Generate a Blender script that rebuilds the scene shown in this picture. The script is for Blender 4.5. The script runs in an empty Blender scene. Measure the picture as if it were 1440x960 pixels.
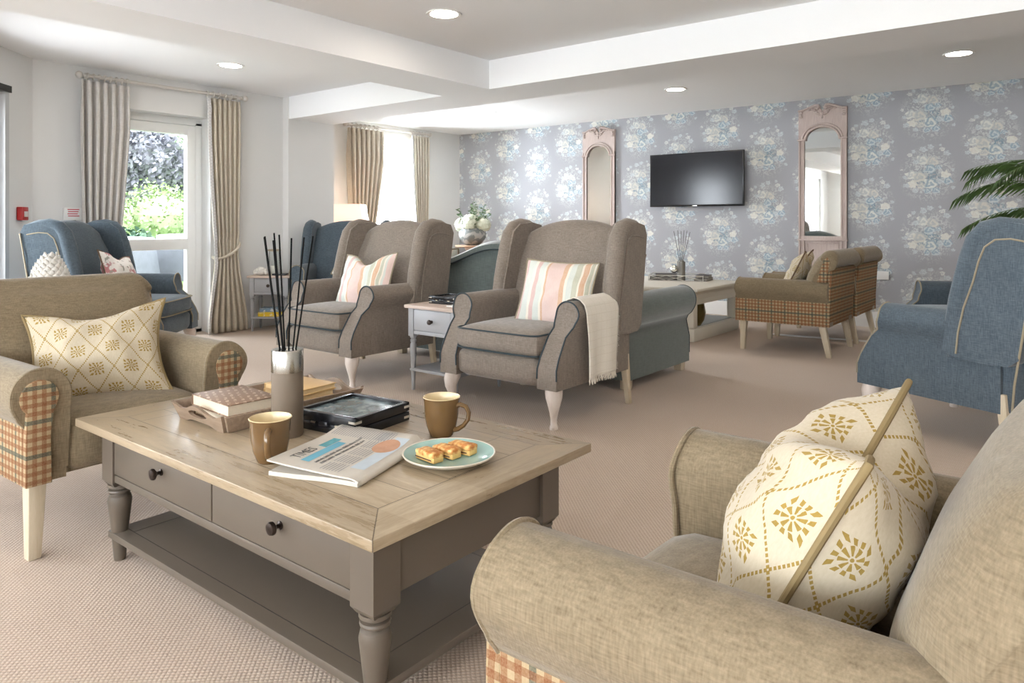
import bpy, bmesh, math, random
from mathutils import Vector, Matrix, noise
PI = math.pi
random.seed(7)
scene = bpy.context.scene
COL = scene.collection

# ------------------------------------------------------------------ mesh helpers
class MB:
    def __init__(s):
        s.v = []; s.f = []; s.m = []
    def add(s, verts, faces, mi=0):
        o = len(s.v); s.v += [tuple(p) for p in verts]
        s.f += [tuple(i + o for i in f) for f in faces]; s.m += [mi] * len(faces)
        return s
    def box(s, x0, x1, y0, y1, z0, z1, mi=0):
        return s.add([(x0,y0,z0),(x1,y0,z0),(x1,y1,z0),(x0,y1,z0),(x0,y0,z1),(x1,y0,z1),(x1,y1,z1),(x0,y1,z1)],
                     [(0,3,2,1),(4,5,6,7),(0,1,5,4),(1,2,6,5),(2,3,7,6),(3,0,4,7)], mi)
    def hexa(s, p, mi=0):     # 8 points in box order
        return s.add(p, [(0,3,2,1),(4,5,6,7),(0,1,5,4),(1,2,6,5),(2,3,7,6),(3,0,4,7)], mi)
    def loft(s, rings, cap=True, closed=True, mi=0, loop=False):
        n = len(rings[0]); V = [p for r in rings for p in r]; F = []
        R = len(rings)
        for j in range(R if loop else R - 1):
            a = j * n; b = ((j + 1) % R) * n
            for i in range(n if closed else n - 1):
                k = (i + 1) % n
                F.append((a + i, a + k, b + k, b + i))
        if cap and not loop:
            F.append(tuple(reversed(range(n)))); F.append(tuple((R - 1) * n + i for i in range(n)))
        return s.add(V, F, mi)
    def lathe(s, prof, cx=0, cy=0, cz=0, seg=24, mi=0, cap=True):
        rings = [[(cx + r * math.cos(2*PI*i/seg), cy + r * math.sin(2*PI*i/seg), cz + z) for i in range(seg)] for r, z in prof]
        return s.loft(rings, cap=cap, mi=mi)
    def tube(s, pts, r, seg=8, closed=False, mi=0, sx=1.0):
        pts = [Vector(p) for p in pts]; n = len(pts)
        rr = r if isinstance(r, (list, tuple)) else [r] * n
        rings = []; up = None
        for i, p in enumerate(pts):
            if closed: t = (pts[(i + 1) % n] - pts[i - 1])
            else: t = pts[min(i + 1, n - 1)] - pts[max(i - 1, 0)]
            if t.length < 1e-9: t = Vector((0, 0, 1))
            t.normalize()
            if up is None:
                up = Vector((0, 0, 1)) if abs(t.z) < .9 else Vector((1, 0, 0))
            up = (up - t * up.dot(t))
            if up.length < 1e-6: up = t.orthogonal()
            up.normalize(); sd = t.cross(up)
            rings.append([p + (up * math.cos(2*PI*k/seg) + sd * sx * math.sin(2*PI*k/seg)) * rr[i] for k in range(seg)])
        return s.loft(rings, cap=not closed, loop=closed, mi=mi)
    def prism(s, pts, a, b, plane='xz', mi=0):
        def P(u, v, w):
            return {'xz': (u, w, v), 'yz': (w, u, v), 'xy': (u, v, w)}[plane]
        return s.loft([[P(u, v, a) for u, v in pts], [P(u, v, b) for u, v in pts]], mi=mi)
    def grid(s, fn, nu, nv, mi=0, cu=False):
        V = [fn(i / (nu if cu else nu), j / nv) for j in range(nv + 1) for i in range(nu if cu else nu + 1)]
        w = nu if cu else nu + 1; F = []
        for j in range(nv):
            for i in range(nu):
                k = (i + 1) % w if cu else i + 1
                F.append((j*w + i, j*w + k, (j+1)*w + k, (j+1)*w + i))
        return s.add(V, F, mi)
    def ball(s, c, r, seg=12, rings=8, sc=(1,1,1), mi=0):
        c = Vector(c)
        prof = [(math.sin(PI*j/rings), -math.cos(PI*j/rings)) for j in range(rings + 1)]
        prof[0] = (.001, -1); prof[-1] = (.001, 1)
        R = [[(c.x + r*sc[0]*p*math.cos(2*PI*i/seg), c.y + r*sc[1]*p*math.sin(2*PI*i/seg), c.z + r*sc[2]*z) for i in range(seg)] for p, z in prof]
        return s.loft(R, mi=mi)
    def xf(s, M):
        s.v = [tuple(M @ Vector(p)) for p in s.v]; return s
    def build(s, name, mats, parent=None, bevel=0, seg=2, sub=0, ang=38, solid=0, loc=None, recalc=True, flat=False):
        me = bpy.data.meshes.new(name)
        bm = bmesh.new(); vs = [bm.verts.new(p) for p in s.v]
        for f, mi in zip(s.f, s.m):
            try:
                bf = bm.faces.new([vs[i] for i in f]); bf.material_index = mi; bf.smooth = not flat
            except ValueError: pass
        if recalc: bmesh.ops.recalc_face_normals(bm, faces=bm.faces)
        if bevel:
            es = [e for e in bm.edges if len(e.link_faces) == 2 and e.calc_face_angle(0) > math.radians(28)]
            bmesh.ops.bevel(bm, geom=es, offset=bevel, segments=seg, profile=.5, affect='EDGES', clamp_overlap=True)
            for f in bm.faces: f.smooth = not flat
        for e in bm.edges:
            if len(e.link_faces) == 2 and e.calc_face_angle(0) > math.radians(ang): e.smooth = False
        bm.to_mesh(me); bm.free()
        if not isinstance(mats, (list, tuple)): mats = [mats]
        for m in mats: me.materials.append(m)
        o = bpy.data.objects.new(name, me); COL.objects.link(o)
        if parent: o.parent = parent
        if loc: o.location = loc
        if sub:
            m = o.modifiers.new('s', 'SUBSURF'); m.levels = sub; m.render_levels = sub
        if solid:
            m = o.modifiers.new('t', 'SOLIDIFY'); m.thickness = solid; m.offset = 0
        return o

def tag(o, label=None, cat=None, group=None, kind=None):
    if label: o['label'] = label
    if cat: o['category'] = cat
    if group: o['group'] = group
    if kind: o['kind'] = kind
    return o
def thing(name, label, cat, loc=(0,0,0), rz=0, group=None, rot=None):
    o = bpy.data.objects.new(name, None); COL.objects.link(o); o.empty_display_size = .1
    o.location = loc; o.rotation_euler = rot if rot else (0, 0, rz)
    return tag(o, label, cat, group)
def struct(name, mb, m, **k):
    return tag(mb.build(name, m, **k), kind='structure')
def arc(cx, cz, r, a0, a1, n, rz=None):
    rz = rz or r
    return [(cx + r*math.cos(math.radians(a0 + (a1-a0)*i/n)), cz + rz*math.sin(math.radians(a0 + (a1-a0)*i/n))) for i in range(n + 1)]
def lerp(a, b, t): return a + (b - a) * t
def interp(tab, x):
    if x <= tab[0][0]: return tab[0][1]
    for (a, b), (c, d) in zip(tab, tab[1:]):
        if x <= c:
            t = (x - a) / (c - a); t = t*t*(3 - 2*t); return lerp(b, d, t)
    return tab[-1][1]
def R(d): return math.radians(d)

# ------------------------------------------------------------------ material helpers
class Ex:                       # expression wrapper that lays down Math nodes
    def __init__(s, nt, sock): s.nt = nt; s.s = sock
    def _op(s, op, *a, clamp=False):
        n = s.nt.nodes.new('ShaderNodeMath'); n.operation = op; n.use_clamp = clamp
        for i, q in enumerate((s,) + a):
            if isinstance(q, Ex): s.nt.links.new(q.s, n.inputs[i])
            else: n.inputs[i].default_value = q
        return Ex(s.nt, n.outputs[0])
    def __add__(s, o): return s._op('ADD', o)
    __radd__ = __add__
    def __sub__(s, o): return s._op('SUBTRACT', o)
    def __rsub__(s, o): return (s * -1)._op('ADD', o)
    def __mul__(s, o): return s._op('MULTIPLY', o)
    __rmul__ = __mul__
    def __truediv__(s, o): return s._op('DIVIDE', o)
    def sin(s): return s._op('SINE')
    def abs(s): return s._op('ABSOLUTE')
    def fract(s): return s._op('FRACT')
    def floor(s): return s._op('FLOOR')
    def mod(s, o): return s._op('FLOORED_MODULO', o)
    def lt(s, o): return s._op('LESS_THAN', o)
    def gt(s, o): return s._op('GREATER_THAN', o)
    def pow(s, o): return s._op('POWER', o)
    def sqrt(s): return s._op('SQRT')
    def atan2(s, o): return s._op('ARCTAN2', o)
    def mn(s, o): return s._op('MINIMUM', o)
    def mx(s, o): return s._op('MAXIMUM', o)
    def clamp(s): return s._op('ADD', 0.0, clamp=True)
    def step(s, a, b):          # smooth 0..1 from a to b
        n = s.nt.nodes.new('ShaderNodeMapRange'); n.interpolation_type = 'SMOOTHSTEP'
        s.nt.links.new(s.s, n.inputs[0]); n.inputs[1].default_value = a; n.inputs[2].default_value = b
        return Ex(s.nt, n.outputs[0])

class Mat:
    def __init__(s, name, rough=.5, metal=0, spec=.5):
        s.m = bpy.data.materials.new(name); s.m.use_nodes = True; s.nt = s.m.node_tree
        s.b = s.nt.nodes['Principled BSDF']
        s.b.inputs['Roughness'].default_value = rough; s.b.inputs['Metallic'].default_value = metal
        s.b.inputs['Specular IOR Level'].default_value = spec
        s._c = {}
    def coord(s, kind='Object'):
        if kind not in s._c:
            n = s.nt.nodes.new('ShaderNodeTexCoord'); s._c[kind] = n.outputs[kind]
        return s._c[kind]
    def xyz(s, kind='Object'):
        n = s.nt.nodes.new('ShaderNodeSeparateXYZ'); s.nt.links.new(s.coord(kind), n.inputs[0])
        return [Ex(s.nt, n.outputs[i]) for i in range(3)]
    def vec(s, x, y, z=0.0):
        n = s.nt.nodes.new('ShaderNodeCombineXYZ')
        for i, q in enumerate((x, y, z)):
            if isinstance(q, Ex): s.nt.links.new(q.s, n.inputs[i])
            else: n.inputs[i].default_value = q
        return n.outputs[0]
    def noise(s, scale=5, detail=2, stretch=(1,1,1), vec=None, rough=.5, kind='Object', dist=0):
        mp = s.nt.nodes.new('ShaderNodeMapping'); s.nt.links.new(vec or s.coord(kind), mp.inputs[0])
        mp.inputs['Scale'].default_value = stretch
        n = s.nt.nodes.new('ShaderNodeTexNoise'); n.inputs['Scale'].default_value = scale
        n.inputs['Detail'].default_value = detail; n.inputs['Roughness'].default_value = rough
        n.inputs['Distortion'].default_value = dist
        s.nt.links.new(mp.outputs[0], n.inputs['Vector']); return Ex(s.nt, n.outputs[0])
    def voro(s, scale, vec=None, feature='F1', out='Distance', rnd=1.0):
        n = s.nt.nodes.new('ShaderNodeTexVoronoi'); n.feature = feature; n.inputs['Scale'].default_value = scale
        n.inputs['Randomness'].default_value = rnd
        s.nt.links.new(vec or s.coord(), n.inputs['Vector']); return Ex(s.nt, n.outputs[out])
    def mix(s, f, a, b, blend='MIX'):
        n = s.nt.nodes.new('ShaderNodeMix'); n.data_type = 'RGBA'; n.blend_type = blend; n.clamp_factor = True
        if isinstance(f, Ex): s.nt.links.new(f.s, n.inputs[0])
        else: n.inputs[0].default_value = f
        for i, q in ((6, a), (7, b)):
            if isinstance(q, (tuple, list)): n.inputs[i].default_value = (*q[:3], 1)
            else: s.nt.links.new(q, n.inputs[i])
        return n.outputs[2]
    def color(s, c):
        if isinstance(c, (tuple, list)): s.b.inputs['Base Color'].default_value = (*c[:3], 1)
        else: s.nt.links.new(c, s.b.inputs['Base Color'])
        return s
    def rough(s, e): s.nt.links.new(e.s, s.b.inputs['Roughness']); return s
    def bump(s, e, strength=.3, dist=.002):
        n = s.nt.nodes.new('ShaderNodeBump'); n.inputs['Strength'].default_value = strength
        n.inputs['Distance'].default_value = dist
        s.nt.links.new(e.s, n.inputs['Height']); s.nt.links.new(n.outputs[0], s.b.inputs['Normal']); return s
    def sheen(s, w=.3, r=.4, tint=(1,1,1)):
        s.b.inputs['Sheen Weight'].default_value = w; s.b.inputs['Sheen Roughness'].default_value = r
        s.b.inputs['Sheen Tint'].default_value = (*tint, 1); return s

def plain(name, c, rough=.5, metal=0, var=.0, scale=8, spec=.5, bump=0):
    M = Mat(name, rough, metal, spec)
    if var:
        n = M.noise(scale, 3)
        M.color(M.mix(n, tuple(x*(1-var) for x in c), tuple(min(1, x*(1+var)) for x in c)))
        if bump: M.bump(n, bump)
    else: M.color(c)
    return M.m

def fabric(name, dark, light, scale=1.0, bump=.35, rough=.95, sheen=.25):
    M = Mat(name, rough, 0, .2)
    a = M.noise(260*scale, 2, (1, 1, .12)); b = M.noise(260*scale, 2, (.14, .14, 1.2)); c = M.noise(9, 2)
    w = (a*.5 + b*.5 - .5)*2.2 + .5 + (c - .5)*.35
    M.color(M.mix(w, dark, light)); M.bump(a + b, bump, .0012); M.sheen(sheen)
    return M.m

def plaid(name):
    M = Mat(name, .95, 0, .2); x, y, z = M.xyz(); u = x + y
    def bands(t):
        f = (t/.027).fract(); k = (t/.027).floor().mod(4)
        br = f.gt(.5); thin = (f - .25).abs().lt(.06)
        return br, (k - 1.0).abs().lt(.5), thin
    bu, gu, tu = bands(u + 5); bv, gv, tv = bands(z + 5)
    base = (.38, .285, .165); brown = (.185, .060, .018); green = (.045, .065, .052)
    def lay(col, br, g, thin, s):
        c = M.mix(br*s*(1 - g), col, brown); return M.mix(br*g*(s + .12), c, green)
    c = lay(base, bu, gu, tu, .66); c = lay(c, bv, gv, tv, .66)
    n = M.noise(300, 2); M.color(M.mix((n - .35)*.4, c, (.65, .50, .34))); M.bump(n, .3, .001)
    return M.m

def trellis(name):
    M = Mat(name, .9, 0, .2); x, z, y = M.xyz('UV')
    wob = M.noise(12, 2)
    u = x + (wob - .5)*.006; v = z + (wob - .5)*.008
    a = u/.115 + v/.165 + 20.0; b = u/.115 - v/.165 + 20.0
    def line(p, q):
        d = (p.fract() - .5).abs()
        dash = ((q*13.0).fract() - .5).abs().lt(.32)
        return d.gt(.474)*dash
    ln = line(a, b).mx(line(b, a))
    # motif at each diamond's middle: a small star of leaf dashes
    fa = a.fract() - .5; fb = b.fract() - .5
    px = (fa + fb)*.5*.115; py = (fa - fb)*.5*.165
    r = (px*px + py*py).sqrt(); th = px.atan2(py)
    petal = ((th*4.0).sin().abs()); box = px.abs().mx(py.abs())
    ring = (box - .0195).abs().lt(.0036)*((th*12.0).sin().gt(-.1))
    inner = (r - .0100).abs().lt(.0055)*(petal.gt(.68))
    dot = r.lt(.0025)
    g = ln.mx(ring).mx(inner).mx(dot)
    n = M.noise(220, 2, (1, 1, .4))
    cream = M.mix(n, (.48, .405, .285), (.59, .51, .385)); gold = M.mix(n, (.24, .15, .03), (.38, .26, .07))
    M.color(M.mix(g, cream, gold)); M.bump(n, .3, .001); M.sheen(.2)
    return M.m

def stripes(name, shift=0.0):
    M = Mat(name, .9, 0, .2); x, z, y = M.xyz('UV')
    r = M.nt.nodes.new('ShaderNodeValToRGB'); r.color_ramp.interpolation = 'CONSTANT'
    pink = (.66, .48, .43); ora = (.58, .34, .20); cream = (.74, .68, .58); aqua = (.56, .60, .55); rose = (.56, .37, .34); sage = (.44, .45, .34)
    st = [(0, pink), (.07, rose), (.11, aqua), (.21, cream), (.24, rose), (.29, aqua), (.36, cream), (.385, ora), (.41, pink), (.58, ora), (.63, cream),
          (.66, aqua), (.72, sage), (.78, cream), (.80, ora), (.86, cream), (.875, sage), (.92, cream), (.94, aqua), (.97, pink)]
    e = r.color_ramp.elements
    e[0].position = 0; e[0].color = (*pink, 1); e[1].position = st[1][0]; e[1].color = (*st[1][1], 1)
    for p, c in st[2:]:
        q = e.new(p); q.color = (*c, 1)
    t = ((x + .26 + shift)/.52).clamp(); M.nt.links.new(t.s, r.inputs[0])
    n = M.noise(240, 2, (1, 1, .15)); M.color(M.mix(n*.35, r.outputs[0], (.86, .80, .72))); M.bump(n, .3, .001); M.sheen(.2)
    return M.m

def blossom(name):
    M = Mat(name, .85, 0, .2); n = M.noise(14, 3); m = M.noise(26, 3)
    c = M.mix(n.step(.56, .62), (.80, .75, .70), (.50, .22, .22)); c = M.mix(m.step(.60, .66), c, (.35, .33, .28))
    M.color(c); M.bump(M.noise(220), .2, .001); return M.m

def wood(name, a, b, scale=1.0, rough=.45, axis=0, bump=.15):
    M = Mat(name, rough, 0, .45)
    st = [6, 6, 6]; st[axis] = .5
    n = M.noise(6*scale, 5, tuple(st), dist=.6); g = M.noise(40*scale, 3, tuple(q*1.2 for q in st)); k = M.noise(2.2*scale, 2)
    f = (n - .5)*1.5 + .5 + (g - .5)*.7 + (k - .5)*.5
    M.color(M.mix(f, a, b)); M.bump(g + n, bump, .0015); return M.m

def plank_top(name):
    # mitred frame of planks round a field of boards; dark joint lines are real gaps in the boards (bump)
    M = Mat(name, .36, 0, .5); x, y, z = M.xyz()
    ax = x.abs(); ay = y.abs(); fw = .115
    ex = ax - (.72 - fw); ey = ay - (.405 - fw)       # >0 inside the frame boards
    inend = ex.gt(0)*(ex - ey).gt(0); inside = (1 - ex.gt(0))*(1 - ey.gt(0))
    # joints
    j1 = (ex.abs().lt(.0016)*(1 - ey.gt(0))).mx(ey.abs().lt(.0016)*(1 - ex.gt(0)))
    j2 = ex.gt(0)*ey.gt(0)*((ex - ey).abs().lt(.0018))
    bw = (.405 - fw)*2/5
    by = ((y + .405 - fw)/bw); jb = ((by.fract() - .5).abs().gt(.4895))*inside
    row = by.floor(); bx = (x + row*.37 + 3.0)/.62; je = ((bx.fract() - .5).abs().gt(.4978))*inside
    J = j1.mx(j2).mx(jb).mx(je)
    ga = M.noise(5, 5, (.9, 9, 9), dist=.8); gb = M.noise(5, 5, (9, .9, 9), dist=.8)
    fa = M.noise(38, 3, (1, 8, 8)); fb = M.noise(38, 3, (8, 1, 8))
    g = ga*(1 - inend) + gb*inend; fg = fa*(1 - inend) + fb*inend
    rnd = M.noise(1.0, 0, vec=M.vec(row*3.7 + inend*9.1, bx.floor()*5.3 + ey.gt(0)*2.7, 0.0))
    f = (g - .5)*1.4 + .5 + (fg - .5)*.6 + (rnd - .5)*.9
    c = M.mix(f, (.24, .175, .105), (.455, .36, .245)); c = M.mix(J*.8, c, (.07, .05, .03))
    M.color(c); M.bump(fg*.5 + g - J*3.0, .35, .0015)
    M.rough((f*.16 + .24)); return M.m

def carpet():
    M = Mat('carpet_weave', .95, 0, .1); x, y, z = M.xyz()
    n = M.noise(1.3, 3); q = M.noise(140, 2)
    w1 = ((x + y)/.016).fract(); w2 = ((x - y)/.016).fract()
    loop = ((w1 - .5)*(w1 - .5) + (w2 - .5)*(w2 - .5)).sqrt()
    row = (x/.019)._op('ADD', (y/.019).floor()*.5).fract()
    c = M.mix(n, (.50, .385, .290), (.61, .485, .375)); c = M.mix(loop.step(.22, .55)*.55, c, (.27, .185, .135))
    c = M.mix((q - .5)*.8 + .2, c, (.60, .51, .43)); M.color(c)
    M.bump(loop*-1.0 + q*.5, .6, .004); M.sheen(.15); return M.m

def wallpaper():
    M = Mat('floral_wallpaper', .75, 0, .3); x, y, z = M.xyz()
    wob = M.noise(26, 4); wob2 = M.noise(24, 4, (1, 1, 1.3))
    PX, PZ = .53, .605
    colu = (x + 1.75 + PX*.5 + 30*PX)/PX
    ci = colu.floor(); u = (colu.fract() - .5)*PX + (wob - .5)*.040
    v0 = z + 3.0*PZ - 1.85 + PZ*.5 - (ci + 0.0)*(PZ*.5)
    v = ((v0 + 60*PZ)/PZ).fract()*PZ - PZ*.5 + (wob2 - .5)*.040
    ng = bpy.data.node_groups.new('bloom', 'ShaderNodeTree')
    for nm, tp in (('u','NodeSocketFloat'),('v','NodeSocketFloat'),('cx','NodeSocketFloat'),('cy','NodeSocketFloat'),('r','NodeSocketFloat'),('Col','NodeSocketColor'),('A','NodeSocketColor'),('B','NodeSocketColor')):
        ng.interface.new_socket(nm, in_out='INPUT', socket_type=tp)
    ng.interface.new_socket('Col', in_out='OUTPUT', socket_type='NodeSocketColor')
    gi = ng.nodes.new('NodeGroupInput'); go = ng.nodes.new('NodeGroupOutput')
    E_ = {k: Ex(ng, gi.outputs[k]) for k in ('u','v','cx','cy','r')}
    dx = (E_['u'] - E_['cx'])/E_['r']; dy = (E_['v'] - E_['cy'])/E_['r']*1.15
    rr = (dx*dx + dy*dy).sqrt(); th = dy.atan2(dx)
    edge = rr - (th*5.0 + E_['cx']*90.0).sin()*.12
    mask = 1 - edge.step(.82, 1.0)
    spiral = ((rr*8.5 + th*1.0 + (th*3.0).sin()*1.1).sin()*.5 + .5)*rr.step(.0, .35)*.75 + (1 - rr.step(.1, .3))*.55
    class _T: pass
    t = Mat.__new__(Mat); t.nt = ng
    c = t.mix(spiral, gi.outputs['A'], gi.outputs['B']); c = t.mix(mask*.85, gi.outputs['Col'], c)
    ng.links.new(c, go.inputs[0])
    gs = M.noise(500, 1, (.3, .3, .3))
    bg = M.mix(M.noise(900, 1), (.335, .335, .355), (.385, .385, .405))
    # soft leaf spray round the cluster
    lf = M.noise(34, 4, dist=1.4); lf2 = M.noise(58, 3, dist=1.0)
    rad = ((u/.235)*(u/.235) + ((v - .0)/.27)*((v - .0)/.27)).sqrt()
    c = M.mix((1 - rad.step(.55, 1.2))*lf.step(.47, .60)*.8, bg, (.60, .62, .60))
    rad2 = ((u/.15)*(u/.15) + ((v + .05)/.12)*((v + .05)/.12)).sqrt()
    c = M.mix((1 - rad2.step(.5, 1.05))*lf2.step(.46, .56)*.85, c, (.20, .29, .35))
    W = (.72, .72, .65); W2 = (.58, .63, .63); B1 = (.17, .28, .38); G1 = (.40, .44, .46); C1 = (.66, .63, .55)
    fl = [(-.03,.205,.026,W2,G1),(.02,.225,.020,W2,G1),(-.10,.19,.016,W2,G1),(-.13,.165,.018,W,G1),(.105,.20,.020,W,G1),(.135,.165,.024,W2,G1),(.09,.235,.012,W2,G1),
          (-.035,.12,.046,W,G1),(.035,.105,.044,C1,G1),(-.085,.105,.022,W2,G1),(.015,.045,.040,W2,B1),(.075,.055,.022,W2,B1),
          (-.115,.00,.042,W,G1),(-.055,-.015,.052,C1,G1),(.125,-.005,.034,W,C1),(.085,-.055,.026,W2,G1),(-.165,-.02,.018,W2,G1),
          (.02,-.075,.050,W,B1),(.14,-.055,.034,W2,B1),(-.11,-.075,.034,W,C1),(-.155,-.085,.020,W2,G1),(-.05,-.09,.030,C1,G1),
          (-.005,-.135,.024,W2,B1),(.055,-.13,.030,W2,B1),(-.09,-.13,.020,W2,G1),(.18,-.11,.014,W2,G1),(-.185,.045,.012,W,G1),(.175,.03,.014,W2,G1)]
    for cx, cy, r, A, B in fl:
        cx *= 1.22; cy *= 1.22; r *= 1.32
        n = M.nt.nodes.new('ShaderNodeGroup'); n.node_tree = ng
        M.nt.links.new(u.s, n.inputs['u']); M.nt.links.new(v.s, n.inputs['v'])
        n.inputs['cx'].default_value = cx; n.inputs['cy'].default_value = cy; n.inputs['r'].default_value = r
        n.inputs['A'].default_value = (*A, 1); n.inputs['B'].default_value = (*B, 1)
        M.nt.links.new(c, n.inputs['Col']); c = n.outputs[0]
    M.color(c); return M.m

def emis(name, c, s):
    m = bpy.data.materials.new(name); m.use_nodes = True; nt = m.node_tree; b = nt.nodes['Principled BSDF']
    b.inputs['Base Color'].default_value = (*c, 1); b.inputs['Emission Color'].default_value = (*c, 1); b.inputs['Emission Strength'].default_value = s
    return m
def glassy(name, tint=(1,1,1), refl=.08):
    m = bpy.data.materials.new(name); m.use_nodes = True; nt = m.node_tree; nt.nodes.clear()
    o = nt.nodes.new('ShaderNodeOutputMaterial'); mx = nt.nodes.new('ShaderNodeMixShader'); t = nt.nodes.new('ShaderNodeBsdfTransparent')
    g = nt.nodes.new('ShaderNodeBsdfGlossy'); g.inputs['Roughness'].default_value = .02; f = nt.nodes.new('ShaderNodeLayerWeight'); f.inputs[0].default_value = .12
    ma = nt.nodes.new('ShaderNodeMath'); ma.operation = 'MULTIPLY'; ma.inputs[1].default_value = .75
    t.inputs[0].default_value = (*tint, 1); nt.links.new(f.outputs[0], ma.inputs[0]); nt.links.new(ma.outputs[0], mx.inputs[0])
    nt.links.new(t.outputs[0], mx.inputs[1]); nt.links.new(g.outputs[0], mx.inputs[2]); nt.links.new(mx.outputs[0], o.inputs[0]); return m

WALL = plain('painted_wall', (.74, .735, .72), .85, var=.015, scale=3)
CEIL = plain('ceiling_paint', (.86, .86, .86), .9)
TRIM = plain('white_gloss', (.80, .79, .77), .4)
UPVC = plain('white_frame', (.80, .80, .79), .3)
CARPET = carpet(); PAPER = wallpaper()
GREYF = fabric('taupe_linen', (.150, .122, .098), (.285, .240, .198))
BEIGEF = fabric('olive_beige_linen', (.155, .117, .070), (.295, .232, .150))
BLUEF = fabric('denim_blue_linen', (.046, .062, .077), (.120, .150, .175))
TEALF = fabric('dusty_teal_velvet', (.080, .100, .094), (.138, .164, .154), .5, .15, .7, .8)
NAVYP = plain('slate_piping', (.035, .050, .058), .85)
TANP = plain('tan_piping', (.29, .245, .17), .85)
PLAID = plaid('tweed_check'); TREL = trellis('trellis_print'); STRIPE = stripes('candy_stripe'); STRIPE2 = stripes('candy_stripe_b', .03)
BLOS = blossom('blossom_print'); GOLDP = plain('gold_cord', (.24, .17, .075), .8); BROWNP = plain('brown_cord', (.16, .10, .06), .8)
LIME = wood('limed_leg', (.62, .53, .47), (.74, .66, .60), 2, .5, 2, .05)
OAKLEG = wood('pale_oak_leg', (.50, .41, .28), (.62, .53, .40), 2, .5, 2, .05)
TOPW = plank_top('plank_table_top')
EDGEW = wood('table_edge_wood', (.36, .27, .165), (.55, .44, .30), 1.2, .45, 0)
PAINT = plain('taupe_paint', (.112, .089, .067), .42, var=.03, scale=6)
PAINTG = plain('grey_paint', (.36, .36, .37), .45, var=.03, scale=6)
PINKW = wood('pinkish_top', (.45, .34, .28), (.60, .49, .42), 1.5, .5, 0)
CREAM = plain('cream_paint', (.70, .66, .57), .4)
BRONZE = plain('dark_bronze', (.045, .032, .026), .3, .7)
CHROME = plain('brushed_chrome', (.42, .40, .36), .22, 1)
BLACK = plain('black_lacquer', (.012, .012, .014), .25)
BLKM = plain('black_matt', (.008, .008, .008), .9, spec=.1)
BRASS = plain('pale_brass', (.70, .62, .46), .3, 1)
WHITEC = plain('white_ceramic', (.74, .71, .66), .3)
MIRROR = plain('mirror_glass', (.80, .82, .81), .02, 1)
FRAMEP = wood('washed_pink_frame', (.42, .335, .30), (.56, .46, .42), 3, .6, 2)
SCREEN = plain('tv_screen', (.010, .010, .014), .16)
CURT = fabric('curtain_linen', (.50, .44, .35), (.64, .58, .48), .6, .12)
CURTG = fabric('curtain_linen_b', (.54, .51, .47), (.68, .65, .62), .6, .12)
GLASS = glassy('window_glass')
CLEAR = glassy('clear_glass', (.93, .95, .94), .06)
POLE = plain('pole_paint', (.62, .58, .53), .5)
LIGHTM = emis('downlight_lens', (1, .89, .76), 31)
SHADE = emis('lit_lamp_shade', (1, .70, .52), .34)

def lace():
    M = Mat('lattice_trim', .8); x, y, z = M.xyz(); t = x + y
    a = ((t + z)/.03).fract(); b = ((t - z)/.03).fract()
    d = ((a - .5).abs().gt(.42)).mx((b - .5).abs().gt(.42))
    M.color(M.mix(d*.6, (.82, .82, .82), (.55, .56, .56))); return M.m
LACE = lace()

# ------------------------------------------------------------------ room shell
HC = 2.40; HB = 2.165; YW = 8.13; XW = -6.68; XF = -7.46; XR = 3.2; YB = -3.4
NX = -6.58                                     # nib face
struct('floor', MB().add([(-7.7,YB-.2,0),(XR+.2,YB-.2,0),(XR+.2,YW+.2,0),(-7.7,YW+.2,0),(-7.7,YB-.2,-.1),(XR+.2,YB-.2,-.1),(XR+.2,YW+.2,-.1),(-7.7,YW+.2,-.1)],
       [(0,1,2,3),(7,6,5,4),(0,4,5,1),(1,5,6,2),(2,6,7,3),(3,7,4,0)]), CARPET)
struct('ceiling', MB().box(-7.7, XR + .2, YB - .2, YW + .2, HC, HC + .12), CEIL)
b = MB().box(XF - .02, XR + .02, 4.52, 5.09, HB, HC + .01)
b.box(-4.35, -3.82, YB, 4.52, HB, HC + .01)
struct('trim_1', b, CEIL)
struct('wall_back', MB().box(-7.7, XR + .2, YW, YW + .15, 0, HC), PAPER)
def wall_with_hole_x(x0, x1, ya, yb, holes):   # wall slab between x0..x1, holes (y0,y1,z0,z1)
    m = MB(); y = ya
    for h in sorted(holes):
        m.box(x0, x1, y, h[0], 0, HC)
        if h[2] > 0: m.box(x0, x1, h[0], h[1], 0, h[2])
        m.box(x0, x1, h[0], h[1], h[3], HC); y = h[1]
    m.box(x0, x1, y, yb, 0, HC); return m
DY0, DY1, DZ = 2.72, 3.70, 2.09
w = wall_with_hole_x(XW - .30, XW, 2.16, 4.6, [(DY0, DY1, 0, DZ)])
w.box(XF - .2, NX, 4.51, 5.10, 0, HC)          # nib
WY0, WY1, WZ0, WZ1 = 6.15, 7.25, .85, 2.13
w2 = wall_with_hole_x(XF - .30, XF, 5.05, YW + .02, [(WY0, WY1, WZ0, WZ1)])
w.add(w2.v, w2.f)
struct('wall_left', w, WALL)
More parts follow.
